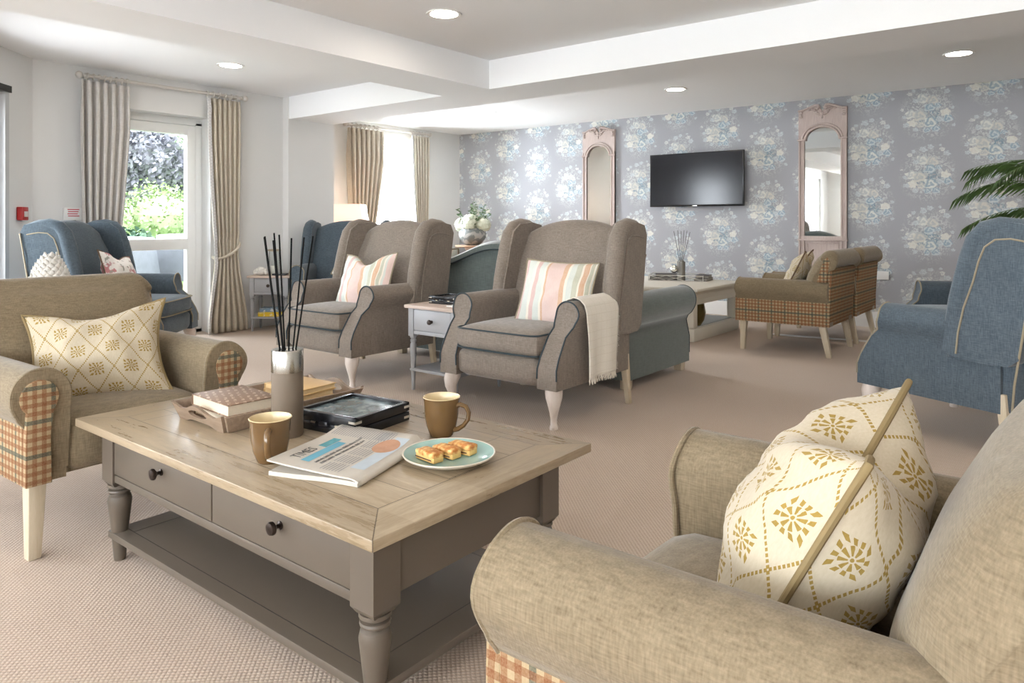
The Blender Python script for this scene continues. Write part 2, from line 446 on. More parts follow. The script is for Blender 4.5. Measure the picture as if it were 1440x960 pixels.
# angled wall beside the garden door, then on behind the camera
def slab(p, q, t, z0=0, z1=HC):
    p = Vector(p); q = Vector(q); n = (q - p).normalized(); n = Vector((n.y, -n.x)) * t
    return [(p.x,p.y,z0),(q.x,q.y,z0),(q.x+n.x,q.y+n.y,z0),(p.x+n.x,p.y+n.y,z0),(p.x,p.y,z1),(q.x,q.y,z1),(q.x+n.x,q.y+n.y,z1),(p.x+n.x,p.y+n.y,z1)]
def AW(k): return (-6.68 + .697*k, 2.18 - .717*k)      # point along the angled wall
w = MB().hexa(slab(AW(0), AW(.37), .12)); w.hexa(slab(AW(.37), AW(1.30), .12, 2.10, HC)); w.hexa(slab(AW(1.30), AW(2.12), .12))
w.box(-5.32, -5.2, YB, -2.8, 0, HC).box(-5.32, -5.2, -.3, .70, 0, HC).box(-5.32, -5.2, -2.8, -.3, 0, .6).box(-5.32, -5.2, -2.8, -.3, 2.15, HC)
f = MB()
for y_ in (-2.8, -1.58, -.36): f.box(-5.29, -5.24, y_, y_ + .06, .6, 2.15)
f.box(-5.29, -5.24, -2.8, -.3, .6, .66).box(-5.29, -5.24, -2.8, -.3, 2.09, 2.15)
wd_ = struct('window_5', f, UPVC); MB().box(-5.27, -5.266, -2.78, -.32, .62, 2.13).build('window_pane', GLASS, wd_)  # unseen window, added for daylight from the left
struct('wall_corner', w, WALL)
DG_ = plain('pale_door_frame', (.52, .52, .52), .4)
d = MB().hexa(slab((AW(.37)[0] + .02, AW(.37)[1] + .02), (AW(.42)[0] + .02, AW(.42)[1] + .02), .12, 0, 2.06))
d.hexa(slab((AW(1.25)[0] + .02, AW(1.25)[1] + .02), (AW(1.30)[0] + .02, AW(1.30)[1] + .02), .12, 0, 2.06))
d2 = struct('door_1', d, DG_)
hd = MB().hexa(slab((AW(.36)[0] + .03, AW(.36)[1] + .03), (AW(1.31)[0] + .03, AW(1.31)[1] + .03), .10, 2.06, 2.11)).build('door_closer_rail', BLACK, d2)
gd = MB(); gp = plain('grey_door', (.42, .41, .41), .5)
for k0, k1, z0_, z1_ in ((.42, .50, 0, 2.06), (1.17, 1.25, 0, 2.06), (.50, 1.17, 0, .25), (.50, 1.17, 1.96, 2.06)): gd.hexa(slab((AW(k0)[0] - .03, AW(k0)[1] - .03), (AW(k1)[0] - .03, AW(k1)[1] - .03), .05, z0_, z1_))
gs_ = gd.build('door_sash', gp, d2)
MB().hexa(slab((AW(.50)[0] - .045, AW(.50)[1] - .045), (AW(1.17)[0] - .045, AW(1.17)[1] - .045), .008, .25, 1.96)).build('door_pane', GLASS, gs_)  # glazing added to this edge door to let daylight in
x0w, x1w = -1.6, 1.6
w = MB()
wins = [(-4.6, -2.6), (-1.9, .1), (.8, 2.6)]  # unseen windows added to bring daylight to the near room
x = -5.3
for a, c in wins:
    w.box(x, a, YB - .25, YB, 0, HC); w.box(a, c, YB - .25, YB, 0, .8); w.box(a, c, YB - .25, YB, 2.15, HC); x = c
w.box(x, XR + .2, YB - .25, YB, 0, HC)
struct('wall_front', w, WALL)
for i, (a, c) in enumerate(wins):
    f = MB(); t = .06
    for q0, q1 in ((a, a + t), ((a + c)/2 - t/2, (a + c)/2 + t/2), (c - t, c)): f.box(q0, q1, YB - .15, YB - .09, .8, 2.15)
    f.box(a, c, YB - .15, YB - .09, .8, .86); f.box(a, c, YB - .15, YB - .09, 2.09, 2.15)
    wd = struct('window_%d' % (i + 2), f, UPVC)
    MB().box(a, c, YB - .122, YB - .118, .8, 2.15).build('window_pane', GLASS, wd)
struct('wall_right', MB().box(XR, XR + .15, YB, YW, 0, HC), WALL)
# skirting
struct('baseboard_back', MB().box(XF, XR, YW - .018, YW + .005, 0, .16), TRIM, bevel=.004)
s_ = MB().box(XW - .005, XW + .016, 2.2, DY0 - .0, 0, .15).box(XW - .005, XW + .016, DY1, 4.52, 0, .15).box(XW, NX + .016, 4.495, 4.515, 0, .15).box(NX - .01, NX + .016, 4.50, 5.1, 0, .15).box(XF - .005, XF + .016, 5.09, YW, 0, .15)
struct('baseboard_left', s_, TRIM, bevel=.004)
s_ = MB().hexa(slab(AW(.0), AW(.36), -.016, 0, .15)); struct('baseboard_corner', s_, TRIM)

# garden door: frame, sash, panes
X0, X1 = XW - .23, XW - .16
fr = MB().box(X0, X1, DY0, DY0 + .05, 0, 2.05).box(X0, X1, DY1 - .065, DY1, 0, 2.05).box(X0, X1, DY0, DY1, 2.02, DZ)
fr.box(X0, X1, DY0, DY1, 0, .035)
door = struct('door_2', fr, UPVC, bevel=.004)
a, c = DY0 + .055, DY1 - .07
sash = MB().box(X0 + .01, X1 + .012, a, a + .085, .04, 2.015).box(X0 + .01, X1 + .012, c - .085, c, .04, 2.015)
for z0, z1 in ((.04, .20), (.815, .92), (1.925, 2.015)): sash.box(X0 + .01, X1 + .0119, a, c, z0, z1)
so = sash.build('door_sash', UPVC, door, bevel=.006)
MB().box(X0 + .035, X0 + .045, a + .08, c - .08, .18, .83).build('door_pane', GLASS, so)
MB().box(X0 + .035, X0 + .045, a + .08, c - .08, .90, 1.94).build('door_pane', GLASS, so)
hb = MB().box(X1 + .012, X1 + .024, a + .03, a + .06, .70, .93); hb.tube([(X1+.02,a+.045,.80),(X1+.055,a+.045,.80),(X1+.058,a+.06,.80),(X1+.058,a+.16,.80)], .009)
hb.build('door_handle', BRONZE, door)
# far window
wf = MB(); x0, x1 = XF - .2, XF - .13; t = .06
for y0 in (WY0, (WY0 + WY1)/2 - t/2, WY1 - t): wf.box(x0, x1, y0, y0 + t, WZ0, WZ1)
wf.box(x0, x1, WY0, WY1, WZ0, WZ0 + t).box(x0, x1, WY0, WY1, WZ1 - t, WZ1)
wn = struct('window_1', wf, UPVC, bevel=.004)
MB().box(x0 + .03, x0 + .04, WY0 + .05, WY1 - .05, WZ0 + .05, WZ1 - .05).build('window_pane', GLASS, wn)
MB().box(XF - .13, XF + .03, WY0 - .04, WY1 + .04, WZ0 - .03, WZ0).build('window_sill', TRIM, wn, bevel=.005)

# downlights
grid_l = [(-5.65, 3.31), (-5.65, 6.65), (-3.19, 3.33), (-3.20, 6.66), (-.78, 6.62), (-.75, 3.33), (1.7, 6.62), (1.7, 3.33), (1.7, .2), (-3.0, -2.2), (-.6, -2.2), (1.7, -2.2)]
dl_lab = {0: 'round recessed downlight over the garden door, in the left bay', 1: 'round recessed downlight nearest the far window and corner', 2: 'large-looking round recessed downlight inside the raised centre ceiling panel',
          3: 'round recessed downlight above and left of the wall television', 4: 'round recessed downlight nearest the right edge, over the wallpapered wall'}
for i, (x, y) in enumerate(grid_l):
    t = thing('ceiling_light', dl_lab.get(i, 'round recessed ceiling downlight behind or beside the viewer'), 'ceiling light', (x, y, HC), group='recessed ceiling downlights')
    MB().lathe([(.088, -.004), (.110, -.006), (.112, .0), (.088, .002)], seg=32, cap=False).build('trim_ring', TRIM, t)
    MB().lathe([(.0885, -.0035), (.001, -.0036)], seg=32, cap=False).build('lens', LIGHTM, t)

# ------------------------------------------------------------------ upholstery
def arm_mesh(xi, xo, cx, cz, r, z0, yf, y1, sgn, nst=22, steps=8, cap_front=True):
    """rolled arm: section in xz lofted along y; xi/xo inner/outer panel x, scroll centre cx,cz radius r"""
    zt = cz + r; L = []
    zs = [z0 + (cz - r*.75 - z0)*i/6 for i in range(6)]
    zs += [cz - r*math.cos(PI*k/(nst - 6)) for k in range(1, nst - 5)]
    zs = sorted(z for z in zs if z >= z0)
    def xin(z):
        if z > cz: return cx - math.sqrt(max(0, r*r - (z - cz)**2))
        return interp([(z0, xi), (cz - .02, cx - r)], z)
    def xout(z):
        if z > cz - r*.62:
            return cx + math.sqrt(max(0, r*r - (z - cz)**2))
        xx = cx + math.sqrt(r*r - (r*.62)**2)
        return interp([(cz - r*1.25, xo), (cz - r*.62, xx)], z) if z > cz - r*1.25 else xo
    rings = []
    m = MB()
    for j in range(steps + 1):
        t = j/steps
        ring = []
        for z in zs: ring.append((sgn*xin(z), lerp(yf(z), y1, t), z))
        for z in reversed(zs): ring.append((sgn*xout(z), lerp(yf(z), y1, t), z))
        rings.append(ring)
    m.loft(rings, cap=False)
    n = len(zs); V = rings[0]; F = [(i, i + 1, 2*n - 2 - i, 2*n - 1 - i) for i in range(n - 1)]
    m.add(V, F); m.add(rings[-1], F)
    edge = rings[0]
    return m, edge

def weld(mb, d=1e-5):
    return mb

def soft_box(x0, x1, y0, y1, z0, z1, puff=.02, p=8, nx=14, ny=12, nz=5, top_only=False):
    """rounded cushion body with a crowned top"""
    m = MB(); cx, cy, cz = (x0+x1)/2, (y0+y1)/2, (z0+z1)/2; hx, hy, hz = (x1-x0)/2, (y1-y0)/2, (z1-z0)/2
    rad = min(hx, hy, hz)*.62
    bmh = bmesh.new()
    bmesh.ops.create_cube(bmh, size=2)
    bmesh.ops.subdivide_edges(bmh, edges=bmh.edges[:], cuts=9, use_grid_fill=True)
    V = []
    for v in bmh.verts:
        c = v.co.copy(); q = Vector((c.x*hx, c.y*hy, c.z*hz))
        ins = Vector((max(-hx+rad, min(hx-rad, q.x)), max(-hy+rad, min(hy-rad, q.y)), max(-hz+rad, min(hz-rad, q.z))))
        d = q - ins
        if d.length > 1e-6: q = ins + d.normalized()*rad
        k = (1 - min(1, abs(q.x/hx))**2.5)*(1 - min(1, abs(q.y/hy))**2.5)
        if q.z > 0: q.z += puff*k
        elif not top_only: q.z -= puff*.2*k
        ky = (1 - min(1, abs(q.x/hx))**3)*(1 - abs(q.z/(hz + puff))**2 if hz else 1)
        if q.y < 0: q.y -= puff*.5*max(0, ky)
        V.append((cx+q.x, cy+q.y, cz+q.z))
    bmh.verts.index_update()
    F = [tuple(v.index for v in f.verts) for f in bmh.faces]
    bmh.free(); m.add(V, F); return m

def wing_chair(label, loc, rz, fab, pipe, group, pipe_back=False):
    t = thing('wing_armchair', label, 'armchair', loc, rz, group)
    z0 = .21
    yft = [(.21, 0.0), (.32, .0), (.44, .055), (.53, .135), (.60, .155), (.67, .155)]
    yf = lambda z: interp(yft, z)
    # base with rail
    bm_ = MB().box(-.30, .30, .05, .78, z0 + .005, .36); bm_.box(-.39, .39, .70, .80, z0 + .005, .50)
    base = bm_.build('base', fab, t, bevel=.012)
    soft_box(-.298, .298, .006, .16, z0, .362, .008).build('front_rail', fab, t)
    for sg in (-1, 1):
        m, edge = arm_mesh(.285, .41, .375, .585, .072, z0, yf, .74, sg)
        a_ = m.build('armrest', fab, t, ang=55)
        MB().tube([(p[0], p[1] - .001, p[2]) for p in edge[1:-1]], .0048, 6).build('piping', pipe, a_)
        # wing: panel + rolled rim
        pts = [(.50, .47), (.515, .60), (.535, .72), (.565, .83), (.585, .93), (.615, 1.02), (.68, 1.068), (.80, 1.078), (.90, 1.06), (.93, 1.0), (.86, .62), (.835, .47), (.79, .435), (.68, .43), (.56, .44)]
        w = MB().prism(pts, .352, .446, 'yz')
        w.v = [(sg*(x + (.80 - y)*.03 - max(0, z - .6)*.02), y, z) for x, y, z in w.v]
        rim = [(.505, .44), (.508, .52), (.520, .62), (.540, .72), (.565, .82), (.590, .92), (.615, 1.0), (.655, 1.048), (.72, 1.066), (.80, 1.060), (.88, 1.035)]
        rr = [.018, .036, .045, .050, .052, .052, .050, .047, .044, .040, .032]
        w2_ = MB().tube([(sg*(.405 + (.80 - y)*.03 - max(0, z - .6)*.02), y + .02, z - .005) for y, z in rim], rr, 14, sx=1.0)
        w.add(w2_.v, w2_.f)
        wo = w.build('wing', fab, t, ang=50)
        if pipe_back:
            pp = [(.565, .46), (.575, .56), (.60, .68), (.64, .80), (.665, .90), (.69, .965), (.735, 1.0), (.80, 1.005), (.88, .99)]
        else:
            pp = [(.57, .46), (.585, .60), (.61, .74), (.64, .85), (.66, .93), (.69, .98), (.74, .998), (.80, .998), (.88, .985)]
        MB().tube([(sg*(.4475 + (.80 - y)*.03 - max(0, z - .6)*.02), y, z) for y, z in pp], .0045, 6).build('piping', pipe if pipe_back else fab, wo)
        if pipe_back:
            MB().tube([(sg*.412, .79, .215), (sg*.412, .80, .35), (sg*.445, .84, .50), (sg*.448, .895, .85), (sg*.44, .925, 1.0)], .005, 6).build('piping', pipe, wo)
        # front cabriole leg
        cx, cy = sg*.355, .055
        prof = [(z0 + .01, .0, .046), (.19, .004, .047), (.165, .010, .044), (.13, .012, .034), (.09, .006, .024), (.05, .0, .0175), (.025, .002, .0175), (.010, .006, .023), (0, .006, .022)]
        MB().tube([(cx + sg*o*.9, cy - o*1.2, z) for z, o, r in prof], [r for z, o, r in prof], 14).build('leg', LIME, t)
        x0_, y0_ = sg*.385, .735
        h = .023; g = .015
        MB().hexa([(x0_-g+.012*sg, y0_-g+.035, 0), (x0_+g+.012*sg, y0_-g+.035, 0), (x0_+g+.012*sg, y0_+g+.035, 0), (x0_-g+.012*sg, y0_+g+.035, 0),
                   (x0_-h, y0_-h, .30), (x0_+h, y0_-h, .30), (x0_+h, y0_+h, .30), (x0_-h, y0_+h, .30)]).build('leg', OAKLEG, t, bevel=.004)
    # back
    def crest(x): return 1.095 - .075*(abs(x)/.34)**2.2
    nx = 16; rings = []
    for i in range(nx + 1):
        x = -.352 + .704*i/nx; zc = crest(x)
        prof = [(.565, .40), (.60, .55), (.655, .72), (.70, .86), (.745, zc - .07), (.765, zc - .025), (.79, zc - .004), (.825, zc), (.86, zc - .010), (.88, zc - .04), (.865, .85), (.83, .60), (.79, .30), (.72, .30)]
        puff = .022*(1 - (x/.352)**2)
        rings.append([(x, y - (puff if k < 5 else 0), z) for k, (y, z) in enumerate(prof)])
    bk = MB().loft(rings).build('backrest', fab, t, ang=60)
    # seat cushion
    sc = soft_box(-.292, .292, -.005, .66, .365, .492, .022).build('seat_cushion', fab, t)
    for zz, yo in ((.482, -.004), (.374, -.002)):
        pa = [(-.285, .45, zz), (-.285, .03, zz), (-.275, .005, zz), (-.25, -.007 + yo, zz)] + [(-.25 + .5*i/8, -.010 + yo - .006*math.sin(PI*i/8), zz) for i in range(1, 8)] + [(.25, -.007 + yo, zz), (.275, .005, zz), (.285, .03, zz), (.285, .45, zz)]
        MB().tube(pa, .0048, 6).build('piping', pipe, sc)
    return t

GA = 'high-backed wing armchairs round the lounge'
wing_chair('taupe wing armchair in the middle of the room with a cream throw over one arm', (-2.53, 3.04, 0), 0, GREYF, NAVYP, GA)
wing_chair('taupe wing armchair left of the small grey drawer table, behind the black reeds', (-4.08, 2.98, 0), 0, GREYF, NAVYP, GA)
wing_chair('blue wing armchair in front of the glazed garden door', (-5.53, 2.80, 0), R(132), BLUEF, TANP, GA, True)
wing_chair('blue wing armchair half hidden beneath the lamp, behind the left taupe wing chair', (-5.63, 4.33, 0), R(38), BLUEF, TANP, GA, True)
wing_chair('big dark blue wing armchair at the right edge, seen from its side', (-.80, 4.62, 0), R(245), BLUEF, TANP, GA, True)
wing_chair('far blue armchair mostly hidden behind the big blue wing chair on the right', (-.93, 5.52, 0), R(295), BLUEF, TANP, GA, True)

def club_chair(label, loc, rz, group):
    t = thing('check_sided_armchair', label, 'armchair', loc, rz, group)
    z0 = .245; yf = lambda z: 0.0 + .0*z
    yfs = lambda z: interp([(.245, .01), (.45, .0), (.53, -.01), (.61, .0)], z)
    for sg in (-1, 1):
        m, edge = arm_mesh(.245, .365, .328, .525, .085, z0, yfs, .74, sg, nst=24)
        a_ = m.build('armrest', BEIGEF, t, ang=50, bevel=0)
        MB().tube([(p[0]*.985, p[1] + .006, p[2] - .002) for p in edge[1:-1]], .007, 8).build('arm_edge', BEIGEF, a_)
        # check panel on the outside and the keyhole-shaped one on the front
        MB().box(min(sg*.352, sg*.372), max(sg*.352, sg*.372), .012, .745, z0, .465).build('side_panel', PLAID, t, bevel=.003)
        k = [(.296, z0), (.300, .40), (.292, .47)] + [(x, z) for x, z in arc(.332, .522, .056, 200, -50, 16)] + [(.369, .45), (.371, .40), (.372, z0)]
        MB().prism([(sg*x, z) for x, z in k], -.016, .012, 'xz').build('front_panel', PLAID, t, bevel=.0025)
        kk = [(sg*x, -.014, z) for x, z in k[2:20]]
        # legs
        for yy, dy in ((.045, -.008), (.68, .055)):
            h = .027; g = .019; cx = sg*.325
            MB().hexa([(cx-g+.008*sg, yy-g+dy, 0), (cx+g+.008*sg, yy-g+dy, 0), (cx+g+.008*sg, yy+g+dy, 0), (cx-g+.008*sg, yy+g+dy, 0),
                       (cx-h, yy-h, z0 + .01), (cx+h, yy-h, z0 + .01), (cx+h, yy+h, z0 + .01), (cx-h, yy+h, z0 + .01)]).build('leg', OAKLEG, t, bevel=.004)
    # seat
    soft_box(-.262, .262, .004, .62, z0, .425, .024).build('seat', BEIGEF, t)
    MB().box(-.25, .25, .03, .72, z0 + .002, .36).build('base', BEIGEF, t, bevel=.01)
    # back with scrolled top
    rings = []; nx = 20; W = .385
    for i in range(nx + 1):
        x = -W + 2*W*i/nx; e = abs(x)/W
        dz = -.045*max(0, (e - .80)/.20)**2; pf = .035*(1 - e**2.5)
        prof = [(.515, .40), (.535, .55), (.575, .66), (.620, .745), (.650, .79)]
        rd = .055*max(0, (e - .68)/.32)**2.4
        prof = [(y - pf + rd, z) for y, z in prof]
        prof += [(y, z) for y, z in arc(.735, .783, .072, 150, -75, 12)]
        prof += [(.735, .70), (.70, .55), (.68, .40)]
        rings.append([(x*(1 - .10*max(0, min(1, (.66 - z)/.10))), y, z + dz*max(0, (z - .5)/.35)) for y, z in prof])
    bk = MB().loft(rings).build('backrest', BEIGEF, t, ang=60, bevel=.012, seg=2)
    r2 = [(.745, .715), (.765, .70), (.755, .55), (.738, z0), (.70, z0), (.68, .45), (.715, .65)]
    MB().prism(r2, -.368, .368, 'yz').build('back_panel', PLAID, t, bevel=.003)
    for sg in (-1, 1):
        q = [(.655, .60), (.675, .68), (.705, .775), (.735, .80), (.752, .77), (.742, .70), (.725, .60)]
        MB().prism(q, sg*.36, sg*.3885, 'yz').build('side_inset', PLAID, t, bevel=.002)
    return t
GB = 'beige armchairs with checked tweed sides'
club_chair('beige armchair with checked sides at the left edge, diamond-print cushion on it', (-2.625, 1.20, 0), R(92), GB)
club_chair('large beige armchair in the bottom right foreground, nearest the viewer', (-.705, 1.215, 0), R(-90), GB)
club_chair('checked-back beige armchair by the long cream table, nearer of the two', (-2.33, 6.40, 0), R(-90), GB)
club_chair('checked-back beige armchair by the long cream table, further of the two', (-2.33, 7.27, 0), R(-90), GB)

def cushion(name, label, w, h, th, mat, pipe, loc, rot, chop=0, group=None, cat='cushion', seed=0, pr=.006, ears=.07):
    t = thing(name, label, cat, loc, 0, group, rot=rot)
    def P(u, v, s):
        a, b_ = u*2 - 1, v*2 - 1
        x = a*w/2*(1 - ears*(1 - b_*b_)*abs(a)); z = b_*h/2*(1 - ears*(1 - a*a)*abs(b_))
        z -= chop*math.exp(-(a/.42)**2)*max(0, b_)**2
        x *= 1 - .10*chop/max(h, .1)*max(0, b_)
        k = ((1 - abs(a)**2.6)*(1 - abs(b_)**2.6))
        k = max(0, k)**.62
        n_ = noise.noise(Vector((a*2.3 + seed, b_*2.3, s*3.0 + seed)))*.020 + noise.noise(Vector((a*6 + seed, b_*5, s)))*.006
        return (x, s*(th/2*k + n_*min(1, k*2)), z + 0)
    m = MB(); N_ = 26
    m.grid(lambda u, v: P(u, v, -1), N_, N_); m.grid(lambda u, v: P(u, v, 1), N_, N_)
    o = m.build('cover', mat, t, ang=180)
    def run(f):
        L = [0]; pr_ = Vector(f(0))
        for i in range(1, N_ + 1):
            q_ = Vector(f(i/N_)); L.append(L[-1] + (q_ - pr_).length); pr_ = q_
        return [a - L[-1]/2 for a in L]
    LU = run(lambda q_: P(q_, .5, -1)); LV = run(lambda q_: P(.5, q_, -1)); me = o.data; uv = me.uv_layers.new(name='uv')
    for lp in me.loops:
        k = lp.vertex_index % ((N_ + 1)**2); uv.data[lp.index].uv = (LU[k % (N_ + 1)], LV[k//(N_ + 1)])
    ring = [P(i/N_, 0, 0) for i in range(N_)] + [P(1, i/N_, 0) for i in range(N_)] + [P(1 - i/N_, 1, 0) for i in range(N_)] + [P(0, 1 - i/N_, 0) for i in range(N_)]
    MB().tube(ring, pr, 8, closed=True).build('piping', pipe, t)
    return t
GC = 'scatter cushions on the seats'
cushion('scatter_cushion', 'cream diamond-trellis cushion on the left beige armchair', .50, .42, .17, TREL, GOLDP, (-2.97, 1.19, .57), (R(-34), R(-5), R(64)), .03, GC, seed=3, ears=.17)
cushion('scatter_cushion', 'large cream diamond-trellis cushion in the right foreground armchair', .46, .415, .26, TREL, GOLDP, (-.325, 1.225, .600), (R(-27), R(3), R(-86)), .075, GC, seed=8, pr=.0062, ears=.13)
cushion('scatter_cushion', 'pink and pale striped cushion on the wing chair with the cream throw', .46, .40, .15, STRIPE, TANP, (-2.42, 3.47, .665), (R(-24), R(2), R(12)), .0, GC, seed=12)
cushion('scatter_cushion', 'pink and pale striped cushion with dented top on the left taupe wing chair', .50, .42, .16, STRIPE2, TANP, (-4.03, 3.40, .655), (R(-22), R(-3), R(6)), .085, GC, seed=15)
cushion('scatter_cushion', 'white blossom-print cushion on the blue chair by the garden door', .42, .40, .14, BLOS, BROWNP, (-5.90, 2.53, .65), (R(-22), R(10), R(125)), .05, GC, seed=21)
cushion('scatter_cushion', 'pinkish blossom-print cushion on the blue chair under the lamp', .42, .42, .14, BLOS, TANP, (-5.72, 4.74, .68), (R(-20), R(20), R(45)), .03, GC, seed=25)
cushion('scatter_cushion', 'gold trellis cushion with dark piping on the nearer checked-back chair', .44, .44, .15, TREL, BROWNP, (-1.93, 6.36, .64), (R(-26), 0, R(-82)), .08, GC, seed=31)
cushion('scatter_cushion', 'brown-piped blossom cushion on the far blue chair at the right', .44, .42, .14, BLOS, BROWNP, (-.60, 5.70, .67), (R(-18), R(0), R(-62)), .0, GC, seed=35)
cushion('scatter_cushion', 'beige cushion with dark piping at the arm of the teal sofa', .42, .42, .14, TREL, BROWNP, (-2.60, 4.50, .64), (R(-14), 0, R(250)), .02, GC, seed=41)
cushion('scatter_cushion', 'pink striped cushion peeping over the left of the teal sofa back', .40, .42, .15, STRIPE, TANP, (-4.13, 4.32, .665), (R(-14), 0, R(180)), .0, GC, seed=44)

# teal sofa
def sofa():
    t = thing('camel_back_sofa', 'teal velvet sofa with humped back, seen from behind the taupe wing chairs', 'sofa', (-3.38, 4.97, 0), PI)
    HWd = 1.10; z0 = .065
    yf = lambda z: interp([(.06, 0.0), (.26, .0), (.36, .05), (.44, .08), (.62, .06)], z)
    for sg in (-1, 1):
        m, edge = arm_mesh(HWd - .16, HWd, HWd - .02, .515, .105, z0, yf, .90, sg, nst=24)
        a_ = m.build('armrest', TEALF, t, ang=55)
        MB().tube([(p[0], p[1] - .001, p[2]) for p in edge[1:-1]], .004, 6).build('piping', NAVYP, a_)
        for yy in (.06, .84):
            MB().box(sg*(HWd - .05) - .03, sg*(HWd - .05) + .03, yy - .03, yy + .03, 0, z0 + .01).build('leg', OAKLEG, t, bevel=.004)
    MB().box(-HWd + .14, HWd - .14, .05, .88, z0, .30).build('base', TEALF, t, bevel=.015)
    rings = []; n = 40; X = HWd - .06
    for i in range(n + 1):
        x = -X + 2*X*i/n; e = abs(x)/X
        zc = .785 + .155*(.5 + .5*math.cos(PI*min(1, e/.62)))
        zc += -.10*max(0, (e - .8)/.2)**2
        rings.append([(x, y, z) for y, z in [(.62, .30), (.66, .55), (.70, zc - .08), (.72, zc - .03), (.76, zc), (.84, zc + .004), (.895, zc - .02), (.905, zc - .055), (.885, zc - .062), (.885, .50), (.88, .075), (.75, .075)]])
    bk = MB().loft(rings).build('backrest', TEALF, t, ang=40)
    MB().tube([(r[7][0], r[7][1] + .0, r[7][2] - .004) for r in rings], .005, 6).build('piping', NAVYP, bk)
    for x0, x1 in ((-HWd + .15, -.005), (.005, HWd - .15)):
        soft_box(x0, x1, .02, .68, .30, .45, .02).build('seat_cushion', TEALF, t)
    return t
sofa()

# throw over the right arm of the middle wing chair
def throw():
    t = thing('fringed_throw', 'cream woven throw with fringe, draped over the arm of the middle taupe wing chair', 'throw', (-2.53, 3.04, 0))
    path = [(.20, .512), (.24, .512), (.278, .518), (.293, .56), (.296, .60), (.308, .635), (.335, .661), (.375, .671), (.415, .662), (.445, .635), (.459, .59), (.462, .50), (.462, .42), (.460, .34), (.458, .25)]
    # arc-length table
    L = [0]
    for a, c in zip(path, path[1:]): L.append(L[-1] + math.hypot(c[0]-a[0], c[1]-a[1]))
    def at(s):
        s *= L[-1]
        for i in range(len(path) - 1):
            if s <= L[i+1] + 1e-9:
                k = (s - L[i])/(L[i+1] - L[i]); return lerp(path[i][0], path[i+1][0], k), lerp(path[i][1], path[i+1][1], k)
        return path[-1]
    def P(u, v, off=0):
        x, z = at(v); k = max(0, v - .55)
        y = lerp(.205, .53, u) + k*(.5 - u)*.06 + noise.noise(Vector((u*2, v*3, 1)))*.008
        if v < .25: y = lerp(.22 + .10*(1 - v*4), .46, u)
        x += off + k*.022*math.sin(u*9 + 1) + noise.noise(Vector((u*4, v*5, 4)))*.004 + .004
        return (x, y, z + (0.004 if .35 < v < .75 else 0))
    M = Mat('cream_throw', .95, 0, .2); x, y, z = M.xyz(); n = M.noise(260, 2, (.3, 1, 1))
    ch = (((z/.045).fract() - .5).abs().gt(.46)).mx(((y/.05).fract() - .5).abs().gt(.47))
    M.color(M.mix(ch*.4, M.mix(n, (.66, .60, .50), (.80, .75, .66)), (.60, .53, .42))); M.bump(n - ch, .4, .001); M.sheen(.3)
    m = MB().grid(lambda u, v: P(u, v), 30, 60); m.build('cloth', M.m, t, solid=.005, ang=180)
    m = MB().grid(lambda u, v: P(.01 + u*.3, .42 + v*.46, -.006 if False else .0), 2, 2)
    f = MB()
    for i in range(70):
        u = (i + .5)/70; a = Vector(P(u, 1.0)); q = [a, a + Vector((random.uniform(-.003, .004), random.uniform(-.004, .004), -.012)), a + Vector((random.uniform(-.006, .008), random.uniform(-.007, .007), -.030 - random.random()*.008))]
        f.tube(q, [.0022, .002, .0012], 5)
    for i in range(34):
        v = .60 + .40*i/34; a = Vector(P(1.0, v)); 
        f.tube([a, a + Vector((random.uniform(-.002, .004), .006, -.002)), a + Vector((random.uniform(-.002, .006), .012 + random.random()*.006, -.006))], [.002, .0016, .001], 4)
    fo = f.build('fringe', M.m, t); fo['kind'] = 'stuff'
throw()

# ------------------------------------------------------------------ turned leg furniture
def turned(m, cx, cy, h, r, z0=0):
    pr = [(.46*r, 0), (.50*r, .01), (.72*r, h*.42), (.94*r, h*.70), (1.0*r, h*.78), (.90*r, h*.84), (.72*r, h*.865), (.70*r, h*.875), (.92*r, h*.885), (.96*r, h*.905), (.92*r, h*.925), (.70*r, h*.935), (.72*r, h*.95), (1.0*r, h*.965), (.98*r, h*1.0)]
    m.lathe(pr, cx, cy, z0, 20); return m
def knob(parent, x, y, z, r, mat=BRONZE):
    # turned mushroom knob pointing to -Y
    m = MB().lathe([(r*.62, 0), (r*.62, r*.18), (r*.32, r*.35), (r*.28, r*.75), (r*.55, r*.95), (r*.95, r*1.25), (r*1.0, r*1.55), (r*.85, r*1.85), (r*.4, r*2.0), (.0005, r*2.02)], seg=18)
    m.v = [(x + a, y - c, z + b_) for a, b_, c in m.v]
    return m.build('knob', mat, parent)

